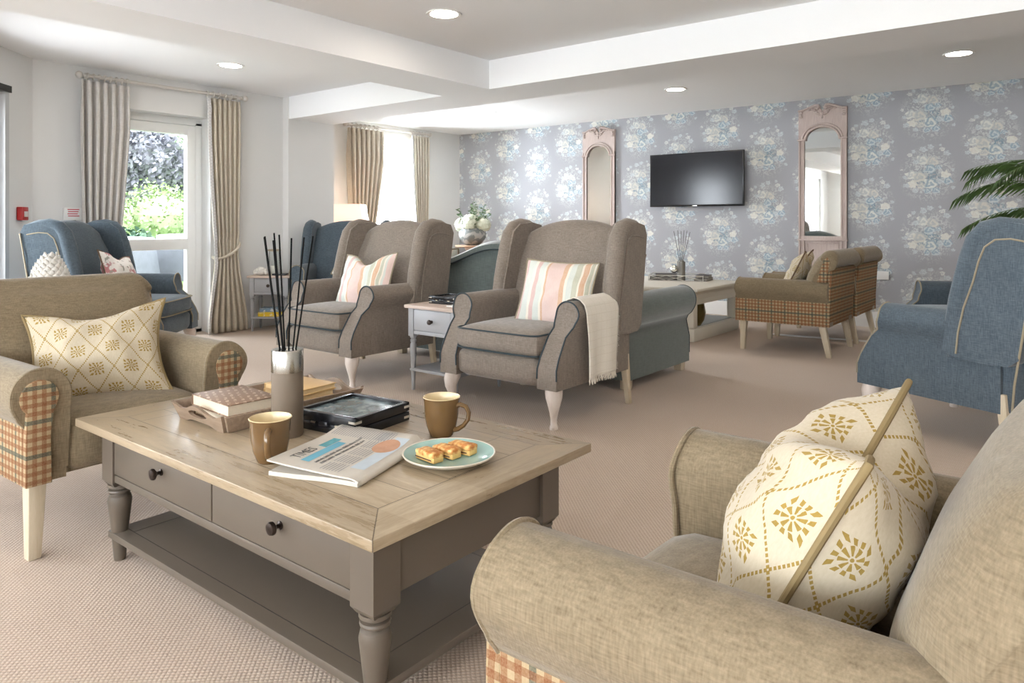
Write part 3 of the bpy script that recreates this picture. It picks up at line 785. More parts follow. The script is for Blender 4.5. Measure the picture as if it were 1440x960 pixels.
def coffee_table():
    CX, CY = -1.825, 1.355
    t = thing('coffee_table', 'taupe painted coffee table with plank top, two drawers and a lower shelf', 'coffee table', (CX, CY, 0))
    hx, hy = .72, .405
    MB().box(-hx, hx, -hy, hy, .424, .45).build('table_top', [TOPW], t, bevel=.004)
    bx0, bx1, by0, by1 = -2.465 - CX, -1.16 - CX, 1.0 - CY, 1.675 - CY; b = .076
    fr = MB().box(bx0 + b, bx1 - b, by0 + .014, by0 + .03, .275, .424)            # backing board behind drawer fronts
    fr.box(bx0 + b - .01, bx1 - b + .01, by0 + .006, by0 + .03, .262, .286)       # rail under drawers
    fr.box(bx0 + b - .01, bx1 - b + .01, by1 - .03, by1 - .012, .275, .424)
    fr.box(bx0 + .010, bx0 + .03, by0 + b - .01, by1 - b + .01, .275, .424); fr.box(bx1 - .026, bx1 - .010, by0 + b - .01, by1 - b + .01, .275, .424)
    fr.build('apron', PAINT, t, bevel=.002)
    xm = -1.805 - CX
    for a, c, kx in ((bx0 + b + .004, xm - .003, -2.08 - CX), (xm + .003, bx1 - b - .004, -1.495 - CX)):
        d = MB().box(a, c, by0 + .003, by0 + .018, .290, .420).build('drawer', PAINT, t, bevel=.002)
        knob(d, kx, by0 + .003, .362, .0165)
    for x in (bx0, bx1 - b):
        for y in (by0, by1 - b):
            m = MB(); cx, cy = x + b/2, y + b/2; c = .010
            m.loft([[(cx - b/2 + c, cy - b/2 + c, .243), (cx + b/2 - c, cy - b/2 + c, .243), (cx + b/2 - c, cy + b/2 - c, .243), (cx - b/2 + c, cy + b/2 - c, .243)]] +
                   [[(x, y, z), (x + b, y, z), (x + b, y + b, z), (x, y + b, z)] for z in (.258, .424)])
            m2 = MB(); turned(m2, cx, cy, .246, .036); m.add(m2.v, m2.f)
            m.build('leg', PAINT, t, ang=30)
    s = MB().box(bx0 + .012, bx1 - .012, by0 + .012, by1 - .012, .072, .094); so = s.build('shelf', PAINT, t, bevel=.003)
    g = MB()
    for y in (by0 + .058, by1 - .058): g.box(bx0 + .02, bx1 - .02, y - .0012, y + .0012, .0935, .0944)
    for x in (bx0 + .09, bx1 - .09): g.box(x - .0012, x + .0012, by0 + .058, by1 - .058, .0935, .0944)
    g.build('shelf_joint', plain('joint_dark', (.05, .042, .035), .6), so)
coffee_table()

def side_table(label, loc, rz, W=.46, Dp=.44, H=.55, top=PINKW, paint=PAINTG, wd=True):
    t = thing('side_table', label, 'side table', loc, rz, 'grey painted side tables')   # origin: floor under front centre
    MB().box(-W/2 - .02, W/2 + .02, -.02, Dp + .02, H - .022, H).build('table_top', top, t, bevel=.004)
    b = .045; z1 = H - .022; z0 = z1 - .165
    fr = MB().box(-W/2 + b, W/2 - b, .010, .022, z0, z1).box(-W/2 + b, W/2 - b, Dp - .02, Dp - .006, z0, z1)
    fr.box(-W/2 + .006, -W/2 + .02, b, Dp - b, z0, z1).box(W/2 - .02, W/2 - .006, b, Dp - b, z0, z1)
    fr.box(-W/2 + b, W/2 - b, .004, .022, z0, z0 + .022); fr.build('apron', paint, t, bevel=.0015)
    d = MB().box(-W/2 + b + .004, W/2 - b - .004, .001, .012, z0 + .027, z1 - .008).build('drawer', paint, t, bevel=.002)
    knob(d, 0, .001, z0 + .09, .0165)
    for x in (-W/2, W/2 - b):
        for y in (0, Dp - b):
            m = MB().box(x, x + b, y, y + b, z0 - .015, z1); m2 = MB(); turned(m2, x + b/2, y + b/2, z0 - .013, .0215); m.add(m2.v, m2.f)
            m.build('leg', paint, t, ang=30)
    MB().box(-W/2 + .006, W/2 - .006, .006, Dp - .006, .125, .142).build('shelf', paint, t, bevel=.002)
    return t
side_table('grey drawer side table between the two taupe wing armchairs', (-3.21, 3.24, 0), 0, .42, .46)
side_table('grey drawer side table beside the right-hand curtain of the garden door', (-6.31, 4.10, 0), R(38.4), .38, .28)
side_table('grey side table behind the left beige armchair, carrying the artichoke ornament', (-4.40, 1.34, 0), R(15), .40, .40, H=.62)

# cream console table
def console():
    x0, x1, y0, y1 = -4.0, -2.70, 6.05, 7.22
    t = thing('low_display_table', 'long low cream painted table in front of the television wall', 'table', ((x0+x1)/2, (y0+y1)/2, 0))
    hx, hy = (x1-x0)/2, (y1-y0)/2
    MB().box(-hx, hx, -hy, hy, .455, .482).build('table_top', CREAM, t, bevel=.008, seg=3)
    m = MB(); prof = [(.015, .455), (.03, .44), (.045, .425), (.05, .40), (.055, .375)]
    m.loft([[(-hx+o, -hy+o, z), (hx-o, -hy+o, z), (hx-o, hy-o, z), (-hx+o, hy-o, z)] for o, z in prof]); m.box(-hx+.06, hx-.06, -hy+.06, hy-.06, .33, .376)
    m.build('apron', CREAM, t, ang=25)
    for sx in (-1, 1):
        for sy in (-1, 1):
            MB().box(sx*(hx - .10) - .04, sx*(hx - .10) + .04, sy*(hy - .10) - .04, sy*(hy - .10) + .04, .12, .335).build('leg', CREAM, t, bevel=.003)
    MB().box(-hx + .05, hx - .05, -hy + .05, hy - .05, 0, .115).build('plinth', CREAM, t, bevel=.008)
    MB().box(-hx + .10, hx - .10, -hy + .10, hy - .10, .112, .124).build('shelf', plain('grey_shelf', (.42, .44, .45), .35), t, bevel=.002)
console()

# ------------------------------------------------------------------ objects on the coffee table
def mug(label, x, y, rz):
    t = thing('mug', label, 'mug', (x, y, .45), rz, 'brown mugs')
    GL = plain('brown_glaze', (.150, .085, .034), .12, var=.15, scale=20); IN = plain('cream_glaze', (.74, .60, .36), .2)
    m = MB().lathe([(.001, .002), (.030, .0), (.034, .004), (.044, .03), (.0495, .06), (.051, .09), (.053, .108), (.0555, .115)], seg=36, cap=False)
    m.build('body', GL, t, ang=60)
    MB().lathe([(.0555, .1151), (.0535, .1165), (.0515, .113), (.049, .09), (.0475, .06), (.042, .03), (.030, .010), (.001, .009)], seg=36, cap=False).build('lining', IN, t, ang=60)
    h = [(.046, .090), (.060, .097), (.078, .092), (.087, .075), (.084, .055), (.070, .036), (.052, .024), (.041, .022)]
    MB().tube([(a, 0, z) for a, z in h], [.0075, .007, .0065, .0065, .0065, .0065, .007, .008], 10, sx=1.25).build('handle', GL, t)
mug('brown glazed mug standing left of the newspaper, cream inside', -1.685, 1.10, R(-38))
mug('brown glazed mug standing behind the plate of cakes', -1.49, 1.545, R(20))

def diffuser():
    t = thing('reed_diffuser', 'tall taupe cylinder reed diffuser with chrome collar and black reeds on the coffee table', 'reed diffuser', (-1.85, 1.265, .45))
    MB().lathe([(.001, 0), (.043, 0), (.0455, .003), (.0455, .192), (.001, .192)], seg=40, cap=False).build('bottle', plain('taupe_matt', (.175, .135, .098), .5), t, ang=40)
    MB().lathe([(.0462, .190), (.0462, .252), (.0445, .255), (.020, .255), (.018, .252), (.017, .20)], seg=40, cap=False).build('collar', CHROME, t, ang=40)
    # reed tips measured as directions in the bottle's own frame
    c_, s_ = math.cos(R(38.4)), math.sin(R(38.4))
    for lx, ly, h in ((-.072, .01, .585), (-.060, -.02, .588), (-.052, .03, .575), (-.033, -.02, .598), (-.034, .03, .592), (.006, .02, .582), (.052, -.01, .585), (.073, .01, .588)):
        x = lx*c_ - ly*s_; y = lx*s_ + ly*c_
        MB().tube([(-x*.12, -y*.12, .03), (x, y, h)], .0024, 6).build('reed', BLKM, t)
diffuser()

def black_box(label, loc, rz, w, d, h, cat='box', photo=True):
    t = thing('black_keepsake_box', label, cat, loc, rz, 'black lacquered boxes with pale metal corners')
    MB().box(-w/2, w/2, -d/2, d/2, 0, h*.48).build('body', BLACK, t, bevel=.002)
    l = MB().box(-w/2, w/2, -d/2, -d/2 + .016, h*.52, h).box(-w/2, w/2, d/2 - .016, d/2, h*.52, h).box(-w/2, -w/2 + .016, -d/2, d/2, h*.52, h).box(w/2 - .016, w/2, -d/2, d/2, h*.52, h).box(-w/2 + .01, w/2 - .01, -d/2 + .01, d/2 - .01, h*.52, h*.84)
    lo = l.build('lid', BLACK, t, bevel=.0015)
    if photo:
        M = Mat('dusky_photo', .12); n = M.noise(18, 3); q = M.noise(40, 2); M.color(M.mix(n.step(.35, .75), (.06, .09, .10), (.26, .33, .35)))
        MB().box(-w/2 + .016, w/2 - .016, -d/2 + .016, d/2 - .016, h*.84, h*.86).build('glazed_picture', M.m, lo)
    e = .0012; PM = plain('pale_metal', (.62, .57, .48), .35, .6)
    for sx in (-1, 1):
        for sy in (-1, 1):
            for z in (h*.22, h*.78):
                m = MB(); ax, bx_ = sorted((sx*(w/2 + e), sx*(w/2 - .026))); ay, by_ = sorted((sy*(d/2 + e), sy*(d/2 - .004)))
                m.box(ax, bx_, ay, by_, z - h*.06, z + h*.06)
                ax, bx_ = sorted((sx*(w/2 + e), sx*(w/2 - .004))); ay, by_ = sorted((sy*(d/2 + e), sy*(d/2 - .026)))
                m.box(ax, bx_, ay, by_, z - h*.06, z + h*.06)
                m.build('corner_fitting', PM, t if z < h/2 else lo)
    MB().box(-.018, .018, -d/2 - .010, -d/2, h*.38, h*.62).build('catch', BLACK, t, bevel=.002)
    for sx in (-.05, .05): MB().box(sx - .009, sx + .009, -d/2 - .0015, -d/2 + .002, h*.42, h*.5).build('inlay', BRASS, t)
    return t
black_box('black lacquered box with glass picture lid on the coffee table', (-1.795, 1.468, .45), R(7), .245, .245, .058)
black_box('black lacquered box with pale corners on the small grey side table', (-3.25, 3.47, .55), R(4), .23, .20, .05, photo=False)
MB().box(-3.14, -3.02, 3.30, 3.42, .5503, .556).build('leaflet_tmp', TRIM).name = 'folded_leaflet'
tag(bpy.data.objects['folded_leaflet'], 'small white folded leaflet beside the black box on the grey side table', 'leaflet')

def tray():
    t = thing('wooden_tray', 'weathered wooden tray with cut-out handles holding books on the coffee table', 'tray', (-2.145, 1.405, .45), R(-1))
    TW = wood('tray_wood', (.20, .135, .09), (.36, .265, .19), 2.2, .5, 0)
    hx, hy = .135, .235
    MB().box(-hx, hx, -hy, hy, .006, .014).build('tray_base', TW, t)
    fl = .022
    for sg in (-1, 1):       # end walls with handle opening
        def E(u, v):         # u across, v 0..1 up; leaning outwards
            return None
        xs = [-hx - fl, -hx*.72, -hx*.5, -hx*.25, 0, hx*.25, hx*.5, hx*.72, hx + fl]
        tops = [.058, .040, .040, .056, .064, .056, .040, .040, .058]
        out = [(-hx, .0), (-hx*.6, .0), (-hx*.45, .012), (hx*.45, .012), (hx*.6, .0), (hx, .0)]
        N_ = 40; m = MB(); rows = []
        def top(x): return .040 + .024*math.exp(-(x/(hx*.42))**2) + .016*max(0, (abs(x) - hx*.8)/(hx*.36))
        def bot(x): return .010*max(0, 1 - (x/(hx*.62))**6)
        def inner(lo):
            r = []
            for i in range(N_ + 1):
                x = -hx - fl + (2*hx + 2*fl)*i/N_
                r.append(x)
            return r
        xs = inner(0); sl = .055 + 0
        def pt(x, z, o):      # lean outwards with height
            xx = x*(1 - (1 - z/.06)*.14) if abs(x) > hx*.7 else x
            return (xx, sg*(hy + fl*z/.06 + o), z)
        holeW = hx*.40
        strips = []
        def zb1(x):
            k = max(0, 1 - (x/holeW)**2); return .030 - .009*math.sqrt(k) if abs(x) < holeW else None
        for i in range(N_):
            xa, xb = xs[i], xs[i+1]
            def quad(za0, za1, zb0_, zb1_):
                m.hexa([pt(xa, za0, 0), pt(xb, zb0_, 0), pt(xb, zb0_, .010), pt(xa, za0, .010), pt(xa, za1, 0), pt(xb, zb1_, 0), pt(xb, zb1_, .010), pt(xa, za1, .010)])
            ka = math.sqrt(max(0, 1 - (xa/holeW)**2)); kb = math.sqrt(max(0, 1 - (xb/holeW)**2))
            if ka > 0 or kb > 0:
                quad(bot(xa), .034 - .010*ka, bot(xb), .034 - .010*kb); quad(.034 + .013*ka, top(xa), .034 + .013*kb, top(xb))
            else: quad(bot(xa), top(xa), bot(xb), top(xb))
        m.build('end_wall', TW, t, ang=50)
        m = MB()
        m.hexa([(sg*hx, -hy, 0), (sg*(hx + .010), -hy, 0), (sg*(hx + .010), hy, 0), (sg*hx, hy, 0), (sg*(hx + fl), -hy - fl, .052), (sg*(hx + fl + .010), -hy - fl, .052), (sg*(hx + fl + .010), hy + fl, .052), (sg*(hx + fl), hy + fl, .052)])
        m.build('side_wall', TW, t, bevel=.002)
tray()

def book(label, loc, rz, w, d, h, cov, pages, group='books in the wooden tray', rot=None):
    t = thing('book', label, 'book', loc, rz, group, rot=rot)
    c = .003
    MB().box(-w/2, w/2, -d/2, d/2, 0, c).box(-w/2, w/2, -d/2, d/2, h - c, h).box(-w/2, -w/2 + c, -d/2, d/2, 0, h).build('cover', cov, t, bevel=.0008)
    MB().box(-w/2 + c, w/2 - .004, -d/2 + .004, d/2 - .004, c, h - c).build('pages', pages, t)
    return t
def leafcover():
    M = Mat('leaf_pattern_cover', .5); x, y, z = M.xyz()
    y = y + x*.35; a = ((x + y*.5)/.034 + (y/.024).floor()*.37).fract() - .5; b_ = (y/.024).fract() - .5
    r = ((a*.030)*(a*.030)*1.0 + (b_*.022)*(b_*.022)*4.5).sqrt(); lf = r.lt(.0115)
    n = M.noise(30, 2)
    M.color(M.mix(lf*M.noise(60, 3).step(.38, .60)*.75, (.25, .15, .095), (.60, .45, .32))); return M.m
PAGES = plain('book_pages', (.66, .56, .42), .8, var=.06, scale=200)
book('brown leaf-patterned hardback on top at the near end of the wooden tray', (-2.125, 1.26, .494), R(-3), .235, .17, .036, leafcover(), PAGES)
book('plain brown book under the leaf-patterned hardback in the tray', (-2.13, 1.27, .4645), R(1), .225, .165, .029, plain('brown_cover', (.25, .16, .10), .5), PAGES)
OCH = plain('ochre_cover', (.66, .43, .19), .5, var=.06); OCP = plain('yellowed_pages', (.70, .52, .28), .8, var=.08, scale=150)
for i, lab in enumerate(('ochre paperback at the bottom of the pile at the far end of the tray', 'ochre paperback in the middle of the pile at the far end of the tray', 'ochre paperback on top of the pile at the far end of the tray')):
    book(lab, (-2.135 + .004*i, 1.50 + .003*i, .4645 + .0205*i), R(3*i - 2), .20, .145, .0200, OCH, OCP)

def plate():
    t = thing('plate', 'round pale aqua plate with cream rim holding three cakes', 'plate', (-1.316, 1.393, .45))
    MB().lathe([(.001, .003), (.060, .002), (.066, .0), (.070, .003), (.100, .010), (.119, .019), (.1225, .0235)], seg=48, cap=False).build('underside', plain('cream_stoneware', (.62, .57, .47), .35), t, ang=60)
    M = plain('aqua_glaze', (.36, .54, .49), .12, var=.05, scale=18)
    MB().lathe([(.1215, .0238), (.119, .0245), (.116, .0225), (.098, .0145), (.075, .009), (.001, .0085)], seg=48, cap=False).build('glazed_face', M, t, ang=60)
    MB().lathe([(.1225, .0233), (.1222, .0255), (.1195, .0256), (.1185, .0243)], seg=48, cap=False).build('rim', plain('cream_rim', (.70, .64, .54), .3), t, ang=60)
plate()
def cakes():
    T = Mat('golden_crust', .5); n = T.noise(60, 3); T.color(T.mix(n.step(.38, .62), (.50, .17, .03), (.80, .50, .18))); T.bump(n, .6, .003)
    SI = plain('sponge', (.72, .46, .16), .8, var=.15, scale=120); J = plain('dark_filling', (.10, .03, .02), .4)
    for i, (x, y, lab) in enumerate(((-1.340, 1.345, 'golden cake slice nearest the newspaper, jam filling showing'), (-1.326, 1.395, 'golden cake slice in the middle of the three on the plate'), (-1.313, 1.443, 'golden cake slice farthest right of the three on the plate'))):
        t = thing('cake_slice', lab, 'cake', (x, y, .4605), R(-6 + 5*i), 'cake slices on the aqua plate')
        w, d, h = .074, .034, .024
        MB().box(-w/2, w/2, -d/2, d/2, 0, h*.72).build('sponge', SI, t, bevel=.003)
        m = soft_box(-w/2 - .001, w/2 + .001, -d/2 - .001, d/2 + .001, h*.55, h*1.05, .004); m.v = [(a, b_, c + noise.noise(Vector((a*90 + i*5, b_*90, c*50)))*.0022) for a, b_, c in m.v]
        m.build('crust', T.m, t)
        MB().box(-w/2 - .0008, w/2 - .01, -d/2 - .0008, -d/2 + .002, h*.24, h*.36).box(-w/2 - .0008, -w/2 + .002, -d/2 + .004, d/2 - .004, h*.24, h*.36).build('jam_filling', J, t)
cakes()

def newspaper():
    F = Vector((-1.352, 1.118, 0)); Rr = Vector((-1.462, 1.445, 0)); e1 = (Rr - F).normalized(); e2 = Vector((-e1.y, e1.x, 0))
    Lx, Ly = .345, .262
    t = thing('newspaper', 'folded newspaper with blue banner lying beside the plate', 'newspaper', (F.x, F.y, .45))
    def top(x, y, o=0):     # x along fold 0..Lx, y away from fold 0..Ly
        zz = .020 + .018*(y/Ly)**1.5*(1 - .55*x/Lx) + .010*math.exp(-((x - Lx*.93)/.05)**2)
        if y < .016: zz = .020 - (.016 - y)*.4
        xx = x + (.03*(y/Ly) if x > 0 else 0)*0
        p = e1*xx + e2*y; return (p.x, p.y, zz + o)
    P_ = plain('newsprint', (.60, .55, .475), .8, var=.04, scale=60)
    m = MB()
    def sheet(fn, thick):
        m.grid(lambda u, v: fn(u*Lx, v*Ly, 0), 24, 24); m.grid(lambda u, v: fn(u*Lx, v*Ly, -thick), 24, 24)
        for e in (0, 1):
            m.grid(lambda u, v: fn(e*Lx, u*Ly, -thick*v), 24, 1); m.grid(lambda u, v: fn(u*Lx, e*Ly, -thick*v), 24, 1)
    sheet(top, .004)
    def bot(x, y, o=0):
        p = e1*x + e2*y; return (p.x, p.y, .012 + .002*math.sin(y*20) + o)
    sheet(lambda x, y, o: bot(x, y*.97 + .002, o), .0115)
    # rounded spine
    def spine(u, v):
        a = PI/2 + PI*v; c = e1*(u*Lx); r = .0095
        y = math.cos(a)*.010; p = c + e2*(y + .001); return (p.x, p.y, .0105 + math.sin(a)*r)
    m.grid(spine, 24, 8)
    m.build('folded_sheets', P_, t, ang=50)
    def patch(name, mat, x0, x1, y0, y1, o=.0006, n=10):
        return MB().grid(lambda u, v: top(lerp(x0, x1, u), lerp(y0, y1, v), o), n, n).build(name, mat, t, recalc=False)
    patch('blue_banner', plain('banner_blue', (.14, .40, .52), .7), .045, .215, .170, .195)
    patch('banner_picture', plain('banner_teal', (.10, .34, .38), .7, var=.5, scale=60), .160, .235, .197, .222)
    patch('lead_photo', plain('photo_blue', (.50, .56, .60), .7, var=.15, scale=20), .06, .30, .020, .060)
    M = Mat('photo_hand', .7); n = M.noise(30, 2); M.color(M.mix(n, (.42, .20, .11), (.62, .36, .23)))
    hm = MB(); c = (.235, .058)
    hm.loft([[top(c[0] + math.cos(a)*r*.05, c[1] + math.sin(a)*r*.034, .0009) for a in [2*PI*i/20 for i in range(20)]] for r in (1, .5, .02)], cap=False); hm.build('photo_subject', M.m, t)
    INK = plain('ink', (.10, .10, .10), .8); GR = plain('grey_print', (.34, .33, .32), .8)
    def word(txt, x0, y0, size, name, xs=1.0):
        cu = bpy.data.curves.new('w', 'FONT'); cu.body = txt; cu.size = size; cu.resolution_u = 2
        ob = bpy.data.objects.new('w', cu); COL.objects.link(ob)
        me = bpy.data.meshes.new_from_object(ob.evaluated_get(bpy.context.evaluated_depsgraph_get()))
        V = [top(x0 + v.co.x*xs, y0 + v.co.y, .0009) for v in me.vertices]; Fc = [tuple(p.vertices) for p in me.polygons]
        bpy.data.objects.remove(ob); bpy.data.curves.remove(cu); bpy.data.meshes.remove(me)
        return MB().add(V, Fc).build(name, INK, t, recalc=False)
    word('TIMES', .050, .205, .040, 'masthead', .85)
    tx = MB(); random.seed(3)
    def bar(x0, x1, y, h):
        tx.grid(lambda u, v: top(lerp(x0, x1, u), y + v*h, .0008), 4, 1)
    for y, h in ((.150, .010), (.134, .010)):        # headline strokes
        x = .05
        while x < .25:
            w_ = random.uniform(.012, .03); 
            k = x
            while k < x + w_: bar(k, k + .003, y, h*random.uniform(.7, 1)); k += .0052
            x += w_ + .006
    tx.build('headline', INK, t, recalc=False)
    tx = MB()
    for col in range(5):
        for r_ in range(7):
            bar(.02 + col*.062, .075 + col*.062 - random.random()*.006, .068 + r_*.0085, .003)
    for r_ in range(24):
        bar(.262, .335, .075 + r_*.0075, .0028)
    tx.build('column_text', GR, t, recalc=False)
newspaper()

# ------------------------------------------------------------------ ornaments
def artichoke():
    t = thing('artichoke_ornament', 'silvery white ceramic artichoke ornament standing behind the left armchair', 'ornament', (-4.40, 1.52, .62))
    M = Mat('pearl_glaze', .3); n = M.noise(30, 2); M.color(M.mix(n, (.52, .49, .43), (.72, .70, .66)))
    MB().lathe([(.03, .0), (.075, .0), (.06, .02), (.03, .035), (.06, .06), (.085, .12), (.085, .19), (.05, .26), (.005, .29)], seg=20).build('core', M.m, t)
    m = MB()
    for k in range(13):
        z = .035 + k*.0185; rr = .082*math.sin(PI*min(.98, (k + 5.0)/18.6)); cnt = 15 if k < 8 else 13 - (k - 8)*2
        for i in range(cnt):
            a = 2*PI*(i + .5*(k % 2))/cnt; wd = rr*2*PI/cnt*.60; h = .040
            c, s = math.cos(a), math.sin(a)
            rows = []
            for v, (wv, ov) in enumerate(((.8, -.003), (1.2, .009), (1.1, .012), (.7, .010), (.03, .010))):
                q = []
                for u in (-1, -.5, 0, .5, 1):
                    rad = rr + ov + .008*(1 - u*u) - (0.006 if k > 5 else 0); tx_ = u*wd*wv
                    q.append((c*rad - s*tx_, s*rad + c*tx_, z + h*v/4))
                rows.append(q)
            m.add([p for r in rows for p in r], [(j*5 + i2, j*5 + i2 + 1, j*5 + 6 + i2, j*5 + 5 + i2) for j in range(4) for i2 in range(4)])
    m.build('petals', M.m, t, solid=.003)
artichoke()
def hydro_vase():
    base = (-6.64, 7.50, 0)
    t = thing('pedestal_table', 'round wooden pedestal table in the far corner under the flower vase', 'table', base)
    MB().lathe([(.001, .735), (.23, .735), (.24, .745), (.24, .755), (.235, .76), (.001, .76)], seg=36, cap=False).build('table_top', wood('warm_top', (.30, .17, .10), (.42, .26, .17), 2, .45), t, ang=40)
    MB().lathe([(.17, 0), (.17, .03), (.10, .05), (.05, .09), (.045, .3), (.065, .40), (.05, .5), (.05, .62), (.09, .69), (.12, .736)], seg=28).build('pedestal', PINKW, t)
    v = thing('flower_vase', 'grey marbled bowl vase of white hydrangeas and green sprigs on the pedestal table', 'flower vase', (base[0], base[1], .76)); v.scale = (1.25, 1.25, 1.2)
    M = Mat('marbled_vase', .25); x, y, z = M.xyz(); n = M.noise(6, 3, dist=1.5); w = ((z*60.0 + n*14.0).sin()*.5 + .5); M.color(M.mix(w.step(.3, .8), (.15, .16, .155), (.30, .29, .27)))
    MB().lathe([(.001, 0), (.07, 0), (.11, .03), (.15, .09), (.155, .13), (.135, .185), (.12, .195), (.11, .18), (.05, .16)], seg=32, cap=False).build('bowl', M.m, v)
    fl = plain('hydrangea_white', (.66, .68, .55), .8, var=.15, scale=60); random.seed(11)
    for cx, cy, cz, r in ((-.13, -.02, .23, .085), (.015, -.06, .255, .10), (.13, .03, .235, .08), (-.02, .09, .25, .08)):
        m = MB()
        for i in range(150):
            th = random.uniform(0, 2*PI); ph = math.acos(random.uniform(-.8, 1)); d = Vector((math.sin(ph)*math.cos(th), math.sin(ph)*math.sin(th), math.cos(ph)))
            c = Vector((cx, cy, cz)) + d*r*random.uniform(.9, 1.06); a = d.orthogonal().normalized(); b_ = d.cross(a); k = random.uniform(0, PI)
            a, b_ = a*math.cos(k) + b_*math.sin(k), b_*math.cos(k) - a*math.sin(k)
            for p, q in ((a, b_), (-a, b_), (a, -b_), (-a, -b_)):
                m.add([c, c + p*.020 - d*.006, c + (p + q)*.017 + d*.004, c + q*.020 - d*.006], [(0, 1, 2, 3)])
        m.ball((cx, cy, cz), r*.80, 14, 8)
        m.build('hydrangea_head', fl, v)
    lf = MB(); st = MB(); lm = plain('eucalyptus_green', (.10, .16, .075), .55, var=.3, scale=30)
    for dx, dy, h in ((-.30, 0, .42), (-.22, -.05, .36), (-.02, .02, .50), (.05, -.02, .46), (.10, .0, .44), (.24, .02, .40), (.30, .05, .36), (.20, -.08, .30), (-.10, .05, .40), (.16, .06, .46)):
        dx *= .75
        p0 = Vector((dx*.2, dy, .15)); p1 = Vector((dx, dy, h)); st.tube([p0, (p0 + p1)/2 + Vector((0, 0, .03)), p1], .0025, 5)
        for i in range(16):
            k = .25 + .75*i/15; c = p0.lerp(p1, k) + Vector((0, 0, .03*4*k*(1 - k))); th = random.uniform(0, 2*PI); d = Vector((math.cos(th), math.sin(th), random.uniform(-.1, .6))).normalized(); n = d.orthogonal().normalized()*.011
            lf.add([c, c + d*.02 + n, c + d*.042, c + d*.02 - n], [(0, 1, 2, 3)])
    st.build('stems', lm, v); lf.build('leaves', lm, v)
hydro_vase()

def lamp():
    tb = thing('lamp_table', 'small pale side table hidden under the lit table lamp', 'side table', (-7.02, 5.68, 0))
    MB().box(-.22, .22, -.22, .22, .53, .55).build('table_top', PINKW, tb, bevel=.003)
    for x in (-.19, .19):
        for y in (-.19, .19): MB().box(x - .02, x + .02, y - .02, y + .02, 0, .53).build('leg', PAINTG, tb, bevel=.002)
    t = thing('table_lamp', 'lit table lamp with pale tapered shade in front of the far left curtain', 'lamp', (-7.02, 5.68, .55))
    MB().lathe([(.09, 0), (.09, .015), (.03, .03), (.05, .10), (.07, .18), (.05, .27), (.018, .32), (.015, .40)], seg=24).build('lamp_base', WHITEC, t)
    m = MB(); n = 4
    def ring(hw, z, o=0):
        q = []
        for cx, cy, a0 in ((1, 1, 0), (-1, 1, 90), (-1, -1, 180), (1, -1, 270)):
            for k in range(5):
                a = R(a0 + 90*k/4); r = .02; q.append((cx*(hw - r) + r*math.cos(a), cy*(hw - r) + r*math.sin(a), z))
        return q
    m.loft([ring(.215, .42), ring(.165, .745)], cap=False); o = m.build('lamp_shade', SHADE, t, solid=.003)
    o.rotation_euler = (0, 0, R(38))
    bl = bpy.data.lights.new('bulb', 'POINT'); bl.energy = 1.0; bl.color = (1, .80, .60); bl.shadow_soft_size = .04
    lo = bpy.data.objects.new('bulb', bl); COL.objects.link(lo); lo.location = (0, 0, .80); lo.parent = t
lamp()

def corner_items():
    Z = .55; c, s = math.cos(R(38.4)), math.sin(R(38.4)); ox, oy = -6.31, 4.10
    def W(x, y): return (ox + x*c - y*s, oy + x*s + y*c)
    p = W(-.10, .07)
    t = tag(MB().build('coral_ornament', WHITEC), 'x', 'x') if False else None
    m = MB(); random.seed(4)
    for i in range(46):
        th = random.uniform(0, 2*PI); ph = random.uniform(0, PI*.55); d = Vector((math.sin(ph)*math.cos(th)*1.25, math.sin(ph)*math.sin(th), math.cos(ph)*.72)); 
        m.ball(Vector((0, 0, .028)) + d*.050, random.uniform(.014, .022), 8, 6)
    m.ball((0, 0, .030), .05, 12, 8, (1.2, 1, .6))
    o = m.build('white_rose_ornament', WHITEC, loc=(p[0], p[1], Z + .0)); tag(o, 'white ruffled flower ornament on the grey table by the curtain', 'ornament')
    p = W(.0, .17)
    t = thing('glass_hurricane', 'clear glass candle holder with pale metal rim behind the white ornament', 'candle holder', (p[0], p[1], Z))
    MB().lathe([(.05, .006), (.052, .0), (.052, .01), (.05, .24)], seg=28, cap=False).build('glass', CLEAR, t)
    MB().lathe([(.05, .235), (.068, .243), (.070, .250), (.050, .256), (.048, .238)], seg=28, cap=False).build('rim', BRASS, t)
    MB().lathe([(.035, .004), (.035, .09), (.001, .092)], seg=20).build('candle', plain('wax', (.75, .72, .65), .5), t)
    p = W(.09, .08)
    o = MB().box(-.07, .07, -.045, .045, 0, .018).build('black_case', BLACK, loc=(p[0], p[1], Z), bevel=.003); o.rotation_euler = (0, 0, R(38)); tag(o, 'small flat black case on the grey table by the curtain', 'case')
    Y = Mat('yellow_cover', .5); n = Y.noise(40, 2); Y.color(Y.mix(n.step(.55, .62), (.72, .50, .02), (.75, .66, .35)))
    B_ = Mat('blue_cover', .5); n = B_.noise(40, 2); B_.color(B_.mix(n.step(.5, .6), (.16, .24, .33), (.55, .58, .60)))
    p = W(.0, .12)
    book('yellow hardback on the lower shelf of the grey table by the curtain', (p[0], p[1], .1425), R(38), .24, .16, .045, Y.m, Y.m, 'books on the shelf by the curtain')
    book('blue patterned hardback on top of the yellow one on the low shelf', (p[0], p[1], .1880), R(40), .21, .15, .036, B_.m, B_.m, 'books on the shelf by the curtain')
corner_items()

